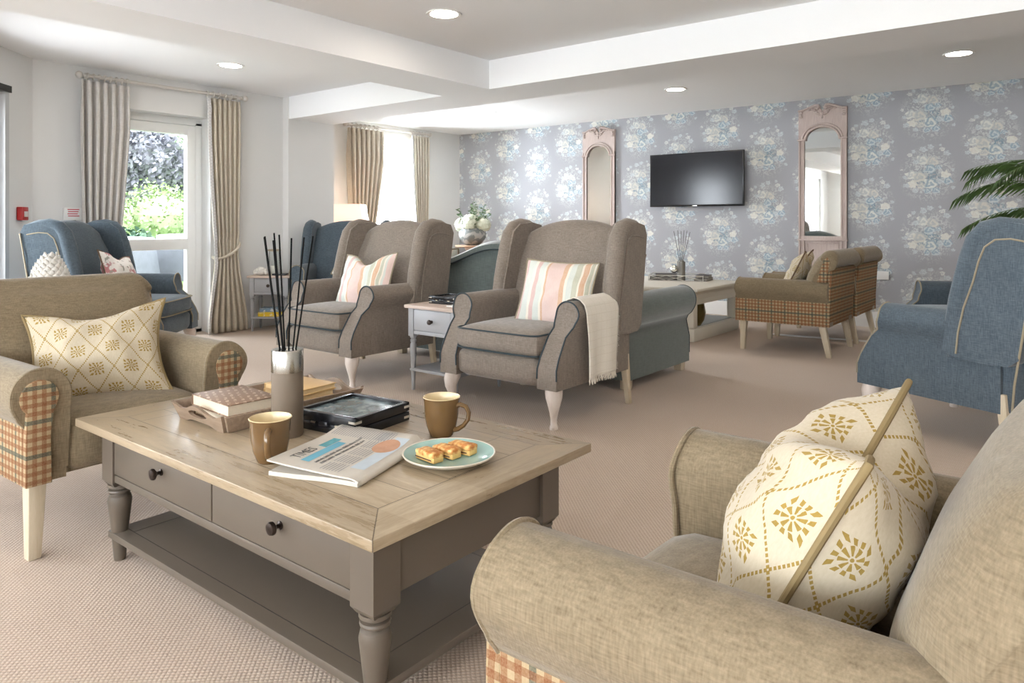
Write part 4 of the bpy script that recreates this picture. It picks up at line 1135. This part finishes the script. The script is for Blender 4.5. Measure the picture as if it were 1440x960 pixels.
def console_items():
    Z = .482
    t = thing('wire_tray', 'rectangular silver wire tray with crossed sides on the cream table', 'tray', (-3.32, 6.95, Z), R(20))
    m = MB(); hx, hy, h = .27, .20, .055; r = .0035
    for z in (.004, h): m.tube([(-hx, -hy, z), (hx, -hy, z), (hx, hy, z), (-hx, hy, z)], r, 6, closed=True)
    for x in (-hx, hx):
        for y in (-hy, hy): m.tube([(x, y, 0), (x, y, h)], r, 6)
    for y in (-hy, hy):
        for k in range(3):
            a = -hx + k*.18; m.tube([(a, y, .004), (a + .18, y, h)], r*.8, 5); m.tube([(a, y, h), (a + .18, y, .004)], r*.8, 5)
    for x in (-hx, hx): m.tube([(x, -hy, .004), (x, hy, h)], r*.8, 5); m.tube([(x, -hy, h), (x, hy, .004)], r*.8, 5)
    m.build('wire_frame', plain('silver_wire', (.62, .60, .56), .35, .8), t)
    MB().box(-hx, hx, -hy, hy, .0, .004).build('tray_base', plain('mirror_base', (.25, .25, .25), .15, .5), t)
    DK = plain('dark_cover', (.055, .04, .038), .4, var=.4, scale=25); PG = plain('grey_pages', (.30, .28, .25), .8)
    book('dark hardback lying in the left of the wire tray on the cream table', (-3.44, 6.88, Z + .005), R(12), .24, .19, .03, DK, PG, 'dark books on the cream table')
    book('dark hardback stacked askew on another in the wire tray', (-3.42, 6.90, Z + .0355), R(30), .22, .17, .028, DK, PG, 'dark books on the cream table')
    book('dark hardback lying at the right end of the cream table, beyond the wire tray', (-3.06, 7.02, Z + .0), R(8), .13, .24, .03, DK, PG, 'dark books on the cream table')
    book('dark hardback on top of the pair at the right end of the cream table', (-3.06, 7.02, Z + .0305), R(14), .13, .22, .028, DK, PG, 'dark books on the cream table')
    d = thing('glass_reed_diffuser', 'small smoky glass reed diffuser standing in the wire tray on the cream table', 'reed diffuser', (-3.235, 6.86, Z + .004))
    MB().lathe([(.001, 0), (.042, 0), (.042, .19), (.028, .195), (.028, .205), (.001, .205)], seg=28, cap=False).build('bottle', plain('smoky_metal', (.35, .34, .32), .2, .6), d, ang=40)
    for a, h in ((-.075, .50), (-.035, .51), (.0, .50), (.03, .51), (.06, .505), (.09, .49)):
        MB().tube([(0, 0, .12), (a*.784, a*.621, h)], .003, 5).build('reed', plain('grey_reed', (.12, .11, .11), .7), d)
    MB().ball((-.050, -.055, .115), .042, 18, 12).build('silver_ball', plain('silver', (.75, .74, .70), .08, 1), d)
    o = MB().lathe([(.001, 0), (.07, 0), (.10, .05), (.115, .12), (.10, .20), (.09, .20), (.10, .12), (.06, .02)], seg=28, cap=False).build('bronze_bowl', plain('olive_bronze', (.16, .13, .05), .25, .7), loc=(-2.86, 6.32, .124))
    tag(o, 'olive bronze bowl on the lower shelf of the cream table, beside the teal sofa arm', 'bowl')
console_items()

# ------------------------------------------------------------------ television wall
def tv():
    t = thing('television', 'black flat television mounted on the floral wallpaper', 'television', (-3.605, 8.04, 1.58))
    w, h = 1.17, .635
    MB().box(-w/2, w/2, -.03, .01, -h/2, h/2).build('housing', BLACK, t, bevel=.004)
    MB().box(-w/2 + .012, w/2 - .012, -.0315, -.0295, -h/2 + .022, h/2 - .012).build('screen', SCREEN, t)
    MB().box(-.03, .03, -.034, -.029, -h/2 + .005, -h/2 + .014).build('maker_badge', CHROME, t)
    MB().box(-.22, .22, .01, .09, -.18, .18).build('wall_mount', BLACK, t)
    o = MB().box(-.30, .30, -.012, .0, 0, .04).build('cable_trunking', plain('trunk', (.36, .35, .36), .6), t, loc=(0, YW - 8.04, 1.215 - 1.58), bevel=.003)
tv()
def mirror(label, xc, ztop, zbot, w=.49):
    t = thing('pier_mirror', label, 'mirror', (xc, YW, 0), 0, 'tall carved pier mirrors')
    hw = w/2; g0 = .93; gtop = ztop - .235; fw = .062; spring = gtop - .14
    gy = -.022
    iw = hw - fw
    # glass
    gl = [(-iw - .01, g0), (iw + .01, g0), (iw + .01, spring)] + arc(0, spring - .005, iw - .015, 0, 180, 18, gtop - spring + .005) + [(-iw - .01, spring)]
    MB().prism(gl, gy, gy + .006, 'xz').build('mirror_glass', MIRROR, t)
    # frame stiles & rails
    m = MB()
    for sg in (-1, 1):
        a, c = sorted((sg*hw, sg*(hw - fw)))
        m.box(a, c, -.030, 0, zbot, spring + .04)
        a, c = sorted((sg*hw, sg*(hw - .018))); m.box(a, c, -.042, 0, zbot, spring + .05)
        a, c = sorted((sg*(iw + .018), sg*iw)); m.box(a, c, -.038, 0, zbot, spring + .005)
    m.box(-hw, hw, -.036, 0, g0 - .045, g0); m.box(-hw - .008, hw + .008, -.048, 0, g0 - .052, g0 - .036)
    m.box(-hw, hw, -.036, 0, zbot, zbot + .06)
    m.build('frame', FRAMEP, t, bevel=.003)
    MB().box(-iw, iw, -.024, 0, zbot + .05, g0 - .04).build('lower_panel', FRAMEP, t)
    pm = MB(); 
    for r_ in ((-iw + .02, -iw + .032, zbot + .09, g0 - .07), (iw - .032, iw - .02, zbot + .09, g0 - .07)): pm.box(r_[0], r_[1], -.032, -.02, r_[2], r_[3])
    pm.box(-iw + .02, iw - .02, -.032, -.02, g0 - .082, g0 - .07).box(-iw + .02, iw - .02, -.032, -.02, zbot + .09, zbot + .10)
    pm.build('panel_moulding', FRAMEP, t, bevel=.002)
    # head: board with arched opening and broken pediment outline
    ox = [(-hw - .006, spring)] ; top = ztop
    out = [(-hw - .006, spring + .0), (-hw - .006, top - .07), (-hw - .02, top - .045), (-hw + .02, top - .05), (-hw + .06, top - .035), (-hw + .12, top - .015), (-.07, top), (-.035, top - .01), (-.02, top - .05), (0, top - .075)]
    rgt = [(-x, z) for x, z in reversed(out[:-1])]
    outline = out + rgt
    inner = [(iw - .0, spring)] + arc(0, spring - .005, iw - .02, 0, 180, 22, gtop - spring - .002) + [(-iw + .0, spring)]
    # board as strips between outline and arch, sampled by x
    N_ = 48; b = MB()
    def otop(x):
        for (x0, z0), (x1, z1) in zip(outline, outline[1:]):
            if x1 > x0 and x0 <= x <= x1: return lerp(z0, z1, (x - x0)/(x1 - x0))
        return top - .06
    def ibot(x):
        q = iw - .02
        return spring - .005 + (gtop - spring)*math.sqrt(max(0, 1 - (x/q)**2)) if abs(x) < q else spring
    for i in range(N_):
        xa = -hw + 2*hw*i/N_; xb = -hw + 2*hw*(i + 1)/N_
        b.hexa([(xa, -.036, ibot(xa)), (xb, -.036, ibot(xb)), (xb, 0, ibot(xb)), (xa, 0, ibot(xa)), (xa, -.036, otop(xa)), (xb, -.036, otop(xb)), (xb, 0, otop(xb)), (xa, 0, otop(xa))])
    b.build('pediment', FRAMEP, t, ang=35)
    c = MB()
    for k, r_ in ((iw - .008, .012), (iw + .022, .010)):
        c.tube([(x, -.040, z) for x, z in arc(0, spring - .005, k, 0, 180, 24, gtop - spring + (k - iw) + .012)], r_, 8)
    c.tube([(-hw - .008, -.040, spring + .005), (-iw, -.040, spring + .005)], .011, 8); c.tube([(iw, -.040, spring + .005), (hw + .008, -.040, spring + .005)], .011, 8)
    for sg in (-1, 1):
        pts = [(sg*(hw + .005), -.038, top - .055), (sg*(hw - .05), -.04, top - .05), (sg*(hw - .11), -.042, top - .028), (sg*.075, -.045, top - .010), (sg*.042, -.05, top - .012), (sg*.028, -.05, top - .035), (sg*.045, -.05, top - .05), (sg*.058, -.05, top - .038)]
        c.tube(pts, [.010, .011, .012, .015, .017, .016, .013, .009], 8)
        for q, (dx, dz) in enumerate(((.06, -.075), (.045, -.095), (.025, -.108), (.075, -.055), (.10, -.045), (.13, -.05), (hw - .03, -.075), (hw - .025, -.10), (hw - .028, -.125))):
            c.ball((sg*dx, -.042, top + dz), .016, 8, 6, (1.2, .6, .8))
    c.ball((0, -.045, top - .10), .020, 10, 6, (1, .6, 1.2)); c.ball((0, -.045, top - .135), .014, 10, 6, (.8, .6, 1.4))
    c.build('carved_crest', FRAMEP, t, ang=60)
mirror('tall narrow carved mirror left of the television', -4.98, 2.315, .40, .485)
mirror('tall carved mirror right of the television, ceiling reflected in it', -2.20, 2.335, .40, .49)
def socket(x, z, label, w=.13):
    t = thing('wall_socket', label, 'socket', (x, YW, z)); MB().box(-w/2, w/2, -.012, 0, -.043, .043).build('face_plate', TRIM, t, bevel=.003)
    MB().box(-w*.2, -w*.08, -.015, -.01, .008, .026).box(w*.08, w*.2, -.015, -.01, .008, .026).build('rocker', TRIM, t)
socket(-1.63, .535, 'white wall socket on the wallpaper right of the checked-back chairs')

# wall devices on the left
q = Vector((-6.53, 2.083, 1.13)); n_ = Vector((.56, .83, 0))
ad = math.atan2(-.335, .495)
t = thing('fire_call_point', 'small red fire alarm call point on the wall by the door frame', 'alarm', (-6.553, 2.05, 1.143), R(135.8))
MB().box(-.045, .045, -.045, .0, -.05, .055).build('housing', plain('alarm_red', (.45, .02, .02), .35), t, bevel=.006)
MB().box(-.022, .030, -.048, -.043, -.022, .020).build('glass_label', plain('label_white', (.70, .65, .62), .4), t)
t = thing('door_release_box', 'small white door release box with red lettering left of the curtain', 'door release', (XW, 2.47, 1.145))
MB().box(0, .035, -.07, .07, -.05, .055).build('housing', TRIM, t, bevel=.005)
rt = MB()
for i in range(4): rt.box(.035, .0362, -.045 + .004*(i % 2), .045 - .006*(i % 3), .035 - i*.018, .043 - i*.018)
rt.build('red_lettering', plain('red_print', (.55, .10, .12), .5), t)
MB().box(.0, .02, -.02, .025, -.066, -.048).build('key_switch', BRONZE, t)

# ------------------------------------------------------------------ curtains
def curtain(label, x, ys_top, ys_mid, ys_bot, mat, trim_side, zt=2.27, ztie=.80, z0=.01, folds=5, group='pinch-pleat curtains', tie=True, tieback=True, depth=.045, group_lab=None):
    """ys_* = (left,right) y extents at top, tie height and hem"""
    t = thing('curtain', label, 'curtain', (x, (ys_top[0] + ys_top[1])/2, 0), 0, group)
    yc = (ys_top[0] + ys_top[1])/2
    def ext(z):
        def f(i):
            if not tie: return interp([(z0, ys_bot[i]), (zt, ys_top[i])], z)
            k = [(z0, ys_bot[i]), (ztie - .02, ys_mid[i]), (ztie + .02, ys_mid[i]), (zt, ys_top[i])]
            if z > ztie: 
                s = (z - ztie)/(zt - ztie); return lerp(ys_mid[i], ys_top[i], min(1, s*1.35)**.8)
            return interp(k, z)
        return f(0), f(1)
    def P(u, v, o=0):
        z = lerp(zt, z0, v); a, b_ = ext(z)
        ph = u*folds*2*PI
        amp = depth*(1 if z < zt - .35 else lerp(.55, 1, (zt - z)/.35)); amp *= .6 if abs(z - ztie) < .1 and tie else 1
        y = lerp(a, b_, u) + .25*(b_ - a)/folds*math.sin(2*ph)*.5
        w = math.cos(ph + .5*math.sin(z*1.3)); pinch = max(0, 1 - abs(z - (zt - .11))/.07)
        xx = amp*w*(1 + .3*math.sin(3.1*u + 2)) + pinch*.012*math.cos(ph*3)
        yy = y - yc
        return (xx + o, yy, z)
    m = MB().grid(lambda u, v: P(u, v), folds*16, 46); m.build('drape', mat, t, solid=.004, ang=180)
    if trim_side is not None:
        def T(u, v):
            z = lerp(zt, z0, v); a, b_ = ext(z); 
            uu = 0 if trim_side < 0 else 1; p = P(uu, v)
            w = .055*(1 if z > ztie + .5 else .9)
            return (p[0] + .012 + .03*u, p[1] + trim_side*w*u*(1 if z > .4 else .8), z)
        MB().grid(T, 4, 40).build('lattice_edging', LACE, t, solid=.003)
    if tieback:
        a, b_ = ext(ztie); cy = (a + b_)/2 - yc; hw = (b_ - a)/2 + .015
        sgn = 1 if trim_side is None or trim_side < 0 else -1
        pts = [(depth*1.7*math.cos(R(th)) + .0, cy + hw*math.sin(R(th)), ztie + .07*sgn*math.sin(R(th)) - .035*math.cos(R(th))) for th in range(-90, 91, 12)]
        pts = [(-.03, pts[0][1] , pts[0][2] + .01)] + pts + [(-.05, pts[-1][1] + .005, pts[-1][2] + .02)]
        MB().tube(pts, .014, 10).build('tieback_rope', mat, t)
    return t
def pole(label, x, y0, y1, z, ringspans):
    t = thing('curtain_pole', label, 'curtain pole', (x, (y0 + y1)/2, z), 0, 'wooden curtain poles'); h = (y1 - y0)/2
    m = MB().tube([(0, -h + .04, 0), (0, h - .04, 0)], .0145, 14); m.build('rod', POLE, t)
    for s in (-1, 1):
        f = MB().ball((0, s*(h - .02), 0), .030, 14, 10).ball((0, s*(h - .062), 0), .021, 12, 8, (1, .5, 1)); f.build('finial', POLE, t)
        MB().box(-abs(x - (XW if x > -7 else XF)), 0, s*(h - .10) - .01, s*(h - .10) + .01, -.012, .012).build('bracket', POLE, t)
    for a, b_, n in ringspans:
        for i in range(n):
            y = lerp(a, b_, (i + .5)/n) - (y0 + y1)/2
            MB().tube([(.026*math.cos(2*PI*k/16), y + .006*math.sin(2*PI*k/16*2), -.006 + .026*math.sin(2*PI*k/16)) for k in range(16)], .0048, 6, closed=True).build('ring', POLE, t)
CPX = XW + .10
pole('pale wooden curtain pole above the garden door', CPX, 2.47, 4.03, 2.31, [(2.53, 2.90, 8), (3.58, 3.95, 6)])
curtain('left curtain of the garden door, greyish linen, partly behind the blue wing chair', CPX, (2.50, 2.89), (2.53, 2.80), (2.48, 2.86), CURTG, None, folds=6, depth=.036, tieback=True, ztie=.80)
curtain('right curtain of the garden door, beige linen held by a rope tieback', CPX, (3.63, 3.95), (3.70, 3.93), (3.62, 4.03), CURT, -1, folds=6, depth=.034)
CP2 = XF + .10
pole('pale wooden curtain pole above the far window', CP2, 5.86, 7.42, 2.325, [(5.95, 6.45, 7), (6.98, 7.32, 6)])
curtain('left curtain of the far window, rising above the lamp', CP2, (5.92, 6.50), (6.0, 6.30), (5.95, 6.35), CURT, None, zt=2.285, folds=7, depth=.05)
curtain('right curtain of the far window, nearest the papered wall', CP2, (7.02, 7.36), (7.12, 7.32), (7.05, 7.38), CURT, -1, zt=2.285, folds=6, depth=.045)

# ------------------------------------------------------------------ palm at the right
def palm():
    t = thing('palm_plant', 'green palm with feathery fronds reaching in from the right edge', 'plant', (.22, 6.6, 0))
    PG_ = Mat('palm_green', .45); n = PG_.noise(5, 2); PG_.color(PG_.mix(n, (.035, .075, .02), (.12, .20, .05)))
    MB().lathe([(.12, 0), (.16, .02), (.19, .30), (.20, .33), (.18, .33), (.17, .28), (.001, .28)], seg=28, cap=False).build('pot', plain('grey_pot', (.25, .25, .25), .5), t)
    random.seed(5); st = MB(); 
    for k in range(3): st.tube([(0, 0, .2), (.03*math.cos(k*2), .03*math.sin(k*2), .7), (.05*math.cos(k*2), .05*math.sin(k*2), 1.15)], [.028, .022, .018], 8)
    st.build('stem', plain('palm_stem', (.16, .12, .06), .8), t)
    specs = [(182, 1.0, 1.30, -.05), (196, .95, 1.05, -.02), (170, .95, 1.52, -.12), (188, .92, 1.36, .10), (215, .85, 1.45, -.1), (150, .8, 1.5, -.1), (240, .8, 1.6, -.2), (60, .8, 1.5, -.2), (10, .8, 1.4, -.2), (300, .8, 1.5, -.2), (110, .7, 1.7, -.2), (200, .6, .92, -.10), (178, .86, .90, .0)]
    for ang, L, h, dr in specs:
        a = R(ang); d = Vector((math.cos(a), math.sin(a), 0)); sd = Vector((-d.y, d.x, 0)); m = MB()
        z0_ = 1.0
        def C(s): return d*(L*s) + Vector((0, 0, lerp(z0_, h + .30, 1 - (1 - s)**2) + dr*s*s - .28*s*s))
        pts = [C(i/14) for i in range(15)]; m.tube(pts, [.007*(1 - i/17) for i in range(15)], 6)
        for i in range(27):
            s_ = .22 + .78*i/26; c = C(s_); tn = (C(min(1, s_ + .02)) - C(s_ - .02)).normalized()
            ll = .19*math.sin(PI*min(1, (s_ - .12)*1.02))**.6*L + .02
            for sg in (-1, 1):
                q = (tn*.62 + sd*sg*.55 + Vector((0, 0, -.38 + random.uniform(-.14, .14)))).normalized(); u_ = q.cross(Vector((0, 0, 1))).normalized()*.0042
                p1 = c + q*ll*.5 + Vector((0, 0, .01)); p2 = c + q*ll + Vector((0, 0, -.03))
                m.add([c - u_*.6, c + u_*.6, p1 + u_, p2, p1 - u_], [(0, 1, 2, 3, 4)])
        m.build('frond', PG_.m, t, recalc=False, flat=True)
palm()

# white cable cover on the carpet by the checked chairs
o = MB().box(0, .95, -.03, .03, 0, .008).build('floor_cable_cover', TRIM, loc=(-2.36, 7.0, 0.0), bevel=.003); o.rotation_euler = (0, 0, R(8))
tag(o, 'thin white cable cover lying on the carpet beneath the checked-back chairs', 'cable cover')

# ------------------------------------------------------------------ garden outside the door
LAWN = Mat('lawn_green', .9); n = LAWN.noise(3, 4); n2 = LAWN.noise(60, 2); LAWN.color(LAWN.mix(n*.6 + n2*.4, (.055, .10, .02), (.10, .16, .035)))
struct('ground', MB().box(-60, -9.6, -30, 60, -.16, -.06), LAWN.m)
struct('path', MB().box(-9.6, -7.0, -4.0, 12, -.16, -.05), plain('patio_stone', (.22, .21, .195), .8, var=.08, scale=4))
def leaf_blob(name, mats, c, r, n, size, seed, parent, shape=(1, 1, 1)):
    random.seed(seed); m = MB(); c = Vector(c)
    m.ball(c, r*.72, 12, 8, shape)
    for i in range(n):
        d = Vector((random.gauss(0, 1), random.gauss(0, 1), random.gauss(0, 1))).normalized()
        lump = 1 + .28*noise.noise(d*2.3 + Vector((seed, 0, 0)))
        p = c + Vector((d.x*shape[0], d.y*shape[1], d.z*shape[2]))*r*lump*random.uniform(.72, 1.04)
        a = Vector((random.gauss(0, 1), random.gauss(0, 1), random.gauss(0, 1))).normalized(); b_ = a.orthogonal().normalized()
        s = size*random.uniform(.6, 1.3)
        m.add([p - a*s, p + b_*s*.6, p + a*s, p - b_*s*.6], [(0, 1, 2, 3)])
    return m.build(name, mats, parent, recalc=False, flat=True)
def foliage(name, a, b_):
    M = Mat(name, .7); n = M.noise(1.6, 3); M.color(M.mix(n.step(.3, .7), a, b_)); return M.m
YG = foliage('yellow_green_leaves', (.10, .15, .05), (.20, .26, .11)); DG = foliage('bluish_leaves', (.02, .055, .03), (.06, .105, .055)); PU = foliage('copper_leaves', (.085, .085, .10), (.17, .17, .185)); LG = foliage('pale_leaves', (.08, .13, .07), (.16, .21, .125))
TRUNK = plain('bark', (.12, .09, .06), .9)
def tree(name, label, x, y, blobs, mat, size, trunk_h, cat='tree'):
    t = thing(name, label, cat, (x, y, -.06), group='garden shrubs and trees beyond the door')
    MB().tube([(0, 0, 0), (0, 0, trunk_h*.5), (.05, .05, trunk_h)], [.16, .12, .08], 8).build('trunk', TRUNK, t)
    m = MB()
    for i, (cx, cy, cz, r, n_l) in enumerate(blobs): leaf_blob('foliage', mat, (cx, cy, cz), r, n_l, size, i*13 + int(abs(x)*7), t)
# direction through the door: roughly (-0.89, 0.46)
tree('yellow_green_shrub', 'bright yellow-green rounded shrub seen through the garden door', -18.6, 9.0, [(0, 0, 1.0, 1.15, 2200), (.5, .9, .9, .9, 1100), (-.3, -1.1, .9, .85, 900)], YG, .05, 1.2, 'shrub')
tree('dark_green_shrub', 'low bluish-green shrub beneath the trees beyond the door', -15.6, 6.3, [(0, 0, .55, .6, 900), (.3, .5, .5, .5, 800)], DG, .06, .6, 'shrub')
tree('hedge_shrub', 'bluish-green bush at the right of the garden view', -15.9, 9.6, [(0, 0, .7, .6, 1100), (-.3, .7, .8, .6, 900)], DG, .06, .8, 'shrub')
tree('copper_tree', 'tall dusky copper-leaved tree behind the yellow-green shrub', -25, 11.3, [(0, 0, 3.3, 1.25, 2200), (-.5, 1.2, 3.0, .95, 1300), (.3, -1.2, 3.4, 1.0, 1200), (0, -.4, 2.5, .8, 900)], PU, .11, 3.4)
tree('pale_tree', 'pale green airy tree right of the copper-leaved tree', -31, 16.3, [(0, 0, 2.9, 1.6, 1500), (0, 1.2, 3.6, 1.2, 900), (.2, -.7, 3.9, .9, 700)], LG, .10, 3.0)
def house():
    t = thing('brick_house', 'red brick house end with white gable just visible at the left of the door glass', 'building', (-27.5, 10.75, -.06))
    BR = Mat('red_brick', .85); b_ = BR.nt.nodes.new('ShaderNodeTexBrick'); b_.inputs['Scale'].default_value = 3; b_.inputs['Color1'].default_value = (.42, .16, .11, 1); b_.inputs['Color2'].default_value = (.50, .22, .15, 1); b_.inputs['Mortar'].default_value = (.5, .45, .4, 1); BR.nt.links.new(BR.coord(), b_.inputs['Vector']); BR.color(b_.outputs[0])
    MB().prism([(-2.5, 0), (1.2, 0), (1.2, 2.4), (-.65, 4.6), (-2.5, 2.4)], -3, 0, 'yz').build('wall', BR.m, t)
    MB().prism([(1.1, 2.2), (1.45, 2.2), (-.65, 4.85), (-2.75, 2.2), (-2.4, 2.2), (-.65, 4.5)], -3.1, .15, 'yz').build('roof', plain('slate', (.20, .20, .22), .7), t)
house()
GCOV = plain('grey_cover_cloth', (.06, .063, .07), .7, var=.25, scale=8)
for i, (x, y, w, d, h, lab) in enumerate(((-13.9, 5.95, 1.1, .7, .82, 'grey-covered garden furniture at the left of the lawn view'), (-13.9, 7.35, 1.3, .8, .86, 'grey-covered garden furniture in the middle of the lawn view'), (-13.6, 8.75, .7, .7, .80, 'small grey-covered garden furniture at the right of the lawn view'))):
    t = thing('covered_garden_furniture', lab, 'covered furniture', (x, y, -.06), R(28), 'covered garden furniture on the lawn')
    m = MB()
    def RG(s, z, k): return [(s*math.cos(a)**1*w/2*(1 if abs(math.cos(a)) else 1) if False else w/2*s*max(-1, min(1, 1.35*math.cos(a))), d/2*s*max(-1, min(1, 1.35*math.sin(a))) + k*.02*math.sin(a*7), z) for a in [2*PI*q/32 for q in range(32)]]
    m.loft([RG(1.12, 0, 1), RG(1.05, h*.4, 1), RG(.95, h*.9, .5), RG(.88, h, 0)]); m.build('cover_sheet', GCOV, t)
    MB().loft([RG(.93, h - .06, 0), RG(.93, h + .01, 0), RG(.86, h + .035, 0), RG(.4, h + .05, 0)]).build('pale_top', plain('pale_cover_top', (.22, .225, .23), .6), t)

# ------------------------------------------------------------------ camera, sky, sun, daylight portals
cam = bpy.data.cameras.new('camera'); co = bpy.data.objects.new('camera', cam); COL.objects.link(co)
cam.sensor_width = 36; cam.lens = 1018/1440*36; cam.shift_y = -(480 - 312)/1440; cam.clip_start = .05; cam.clip_end = 200
co.location = (0, 0, 1.08); co.rotation_euler = (R(90), 0, R(38.4)); scene.camera = co

wd = bpy.data.worlds.new('sky'); scene.world = wd; wd.use_nodes = True; nt = wd.node_tree; bg = nt.nodes['Background']
tc = nt.nodes.new('ShaderNodeTexCoord'); sp = nt.nodes.new('ShaderNodeSeparateXYZ'); rp = nt.nodes.new('ShaderNodeValToRGB')
nt.links.new(tc.outputs['Generated'], sp.inputs[0]); nt.links.new(sp.outputs[2], rp.inputs[0]); nt.links.new(rp.outputs[0], bg.inputs[0])
rp.color_ramp.elements[0].color = (.90, .95, 1.0, 1); rp.color_ramp.elements[1].color = (.72, .84, 1.0, 1)
bg.inputs[1].default_value = 4.8
sun = bpy.data.lights.new('sun', 'SUN'); sun.energy = 1.5; sun.angle = R(3); sun.color = (1, .96, .88)
so_ = bpy.data.objects.new('sun', sun); COL.objects.link(so_); so_.rotation_euler = (R(38), 0, R(70))
def portal(loc, rot, sx, sy):
    l = bpy.data.lights.new('portal', 'AREA'); l.shape = 'RECTANGLE'; l.size = sx; l.size_y = sy; l.cycles.is_portal = True
    o = bpy.data.objects.new('portal', l); COL.objects.link(o); o.location = loc; o.rotation_euler = rot
portal((XW - .26, (DY0 + DY1)/2, 1.05), (0, R(-90), 0), 2.1, .98)
for a, c in wins:                                   # area lights added in the unseen windows behind the viewer
    l = bpy.data.lights.new('window_area_light', 'AREA'); l.shape = 'RECTANGLE'; l.size = c - a; l.size_y = 1.35; l.energy = 17; l.color = (.86, .93, 1)
    o = bpy.data.objects.new('window_area_light', l); COL.objects.link(o); o.location = ((a + c)/2, YB - .24, 1.475); o.rotation_euler = (R(90), 0, 0)
l = bpy.data.lights.new('window_area_light', 'AREA'); l.shape = 'RECTANGLE'; l.size = 1.24; l.size_y = 1.06; l.energy = 115; l.color = (.82, .91, 1)
o = bpy.data.objects.new('window_area_light', l); COL.objects.link(o); o.location = (XF - .27, (WY0 + WY1)/2, (WZ0 + WZ1)/2); o.rotation_euler = (0, R(-90), 0)
l = bpy.data.lights.new('added_door_light', 'AREA'); l.shape = 'RECTANGLE'; l.size = .66; l.size_y = 1.7; l.energy = 13; l.color = (.84, .92, 1)  # lamp added behind the edge door's added pane
o = bpy.data.objects.new('added_door_light', l); COL.objects.link(o); o.location = (AW(.835)[0] - .10, AW(.835)[1] - .10, 1.1); o.rotation_euler = (R(90), 0, R(135.8 + 180))
l = bpy.data.lights.new('window_area_light', 'AREA'); l.shape = 'RECTANGLE'; l.size = 1.55; l.size_y = 2.5; l.energy = 17; l.color = (.86, .93, 1)  # area light added outside the unseen left window
o = bpy.data.objects.new('window_area_light', l); COL.objects.link(o); o.location = (-5.38, -1.55, 1.375); o.rotation_euler = (0, R(-90), 0)

scene.view_settings.view_transform = 'Standard'; scene.view_settings.look = 'None'
scene.view_settings.exposure = 1.55; scene.view_settings.gamma = 1; scene.view_settings.use_curve_mapping = False
cy = scene.cycles
cy.use_denoising = True
try: cy.denoiser = 'OPENIMAGEDENOISE'
except Exception: pass
cy.max_bounces = 8; cy.diffuse_bounces = 5; cy.glossy_bounces = 4; cy.transparent_max_bounces = 8
cy.caustics_reflective = False; cy.caustics_refractive = False; cy.sample_clamp_indirect = 6
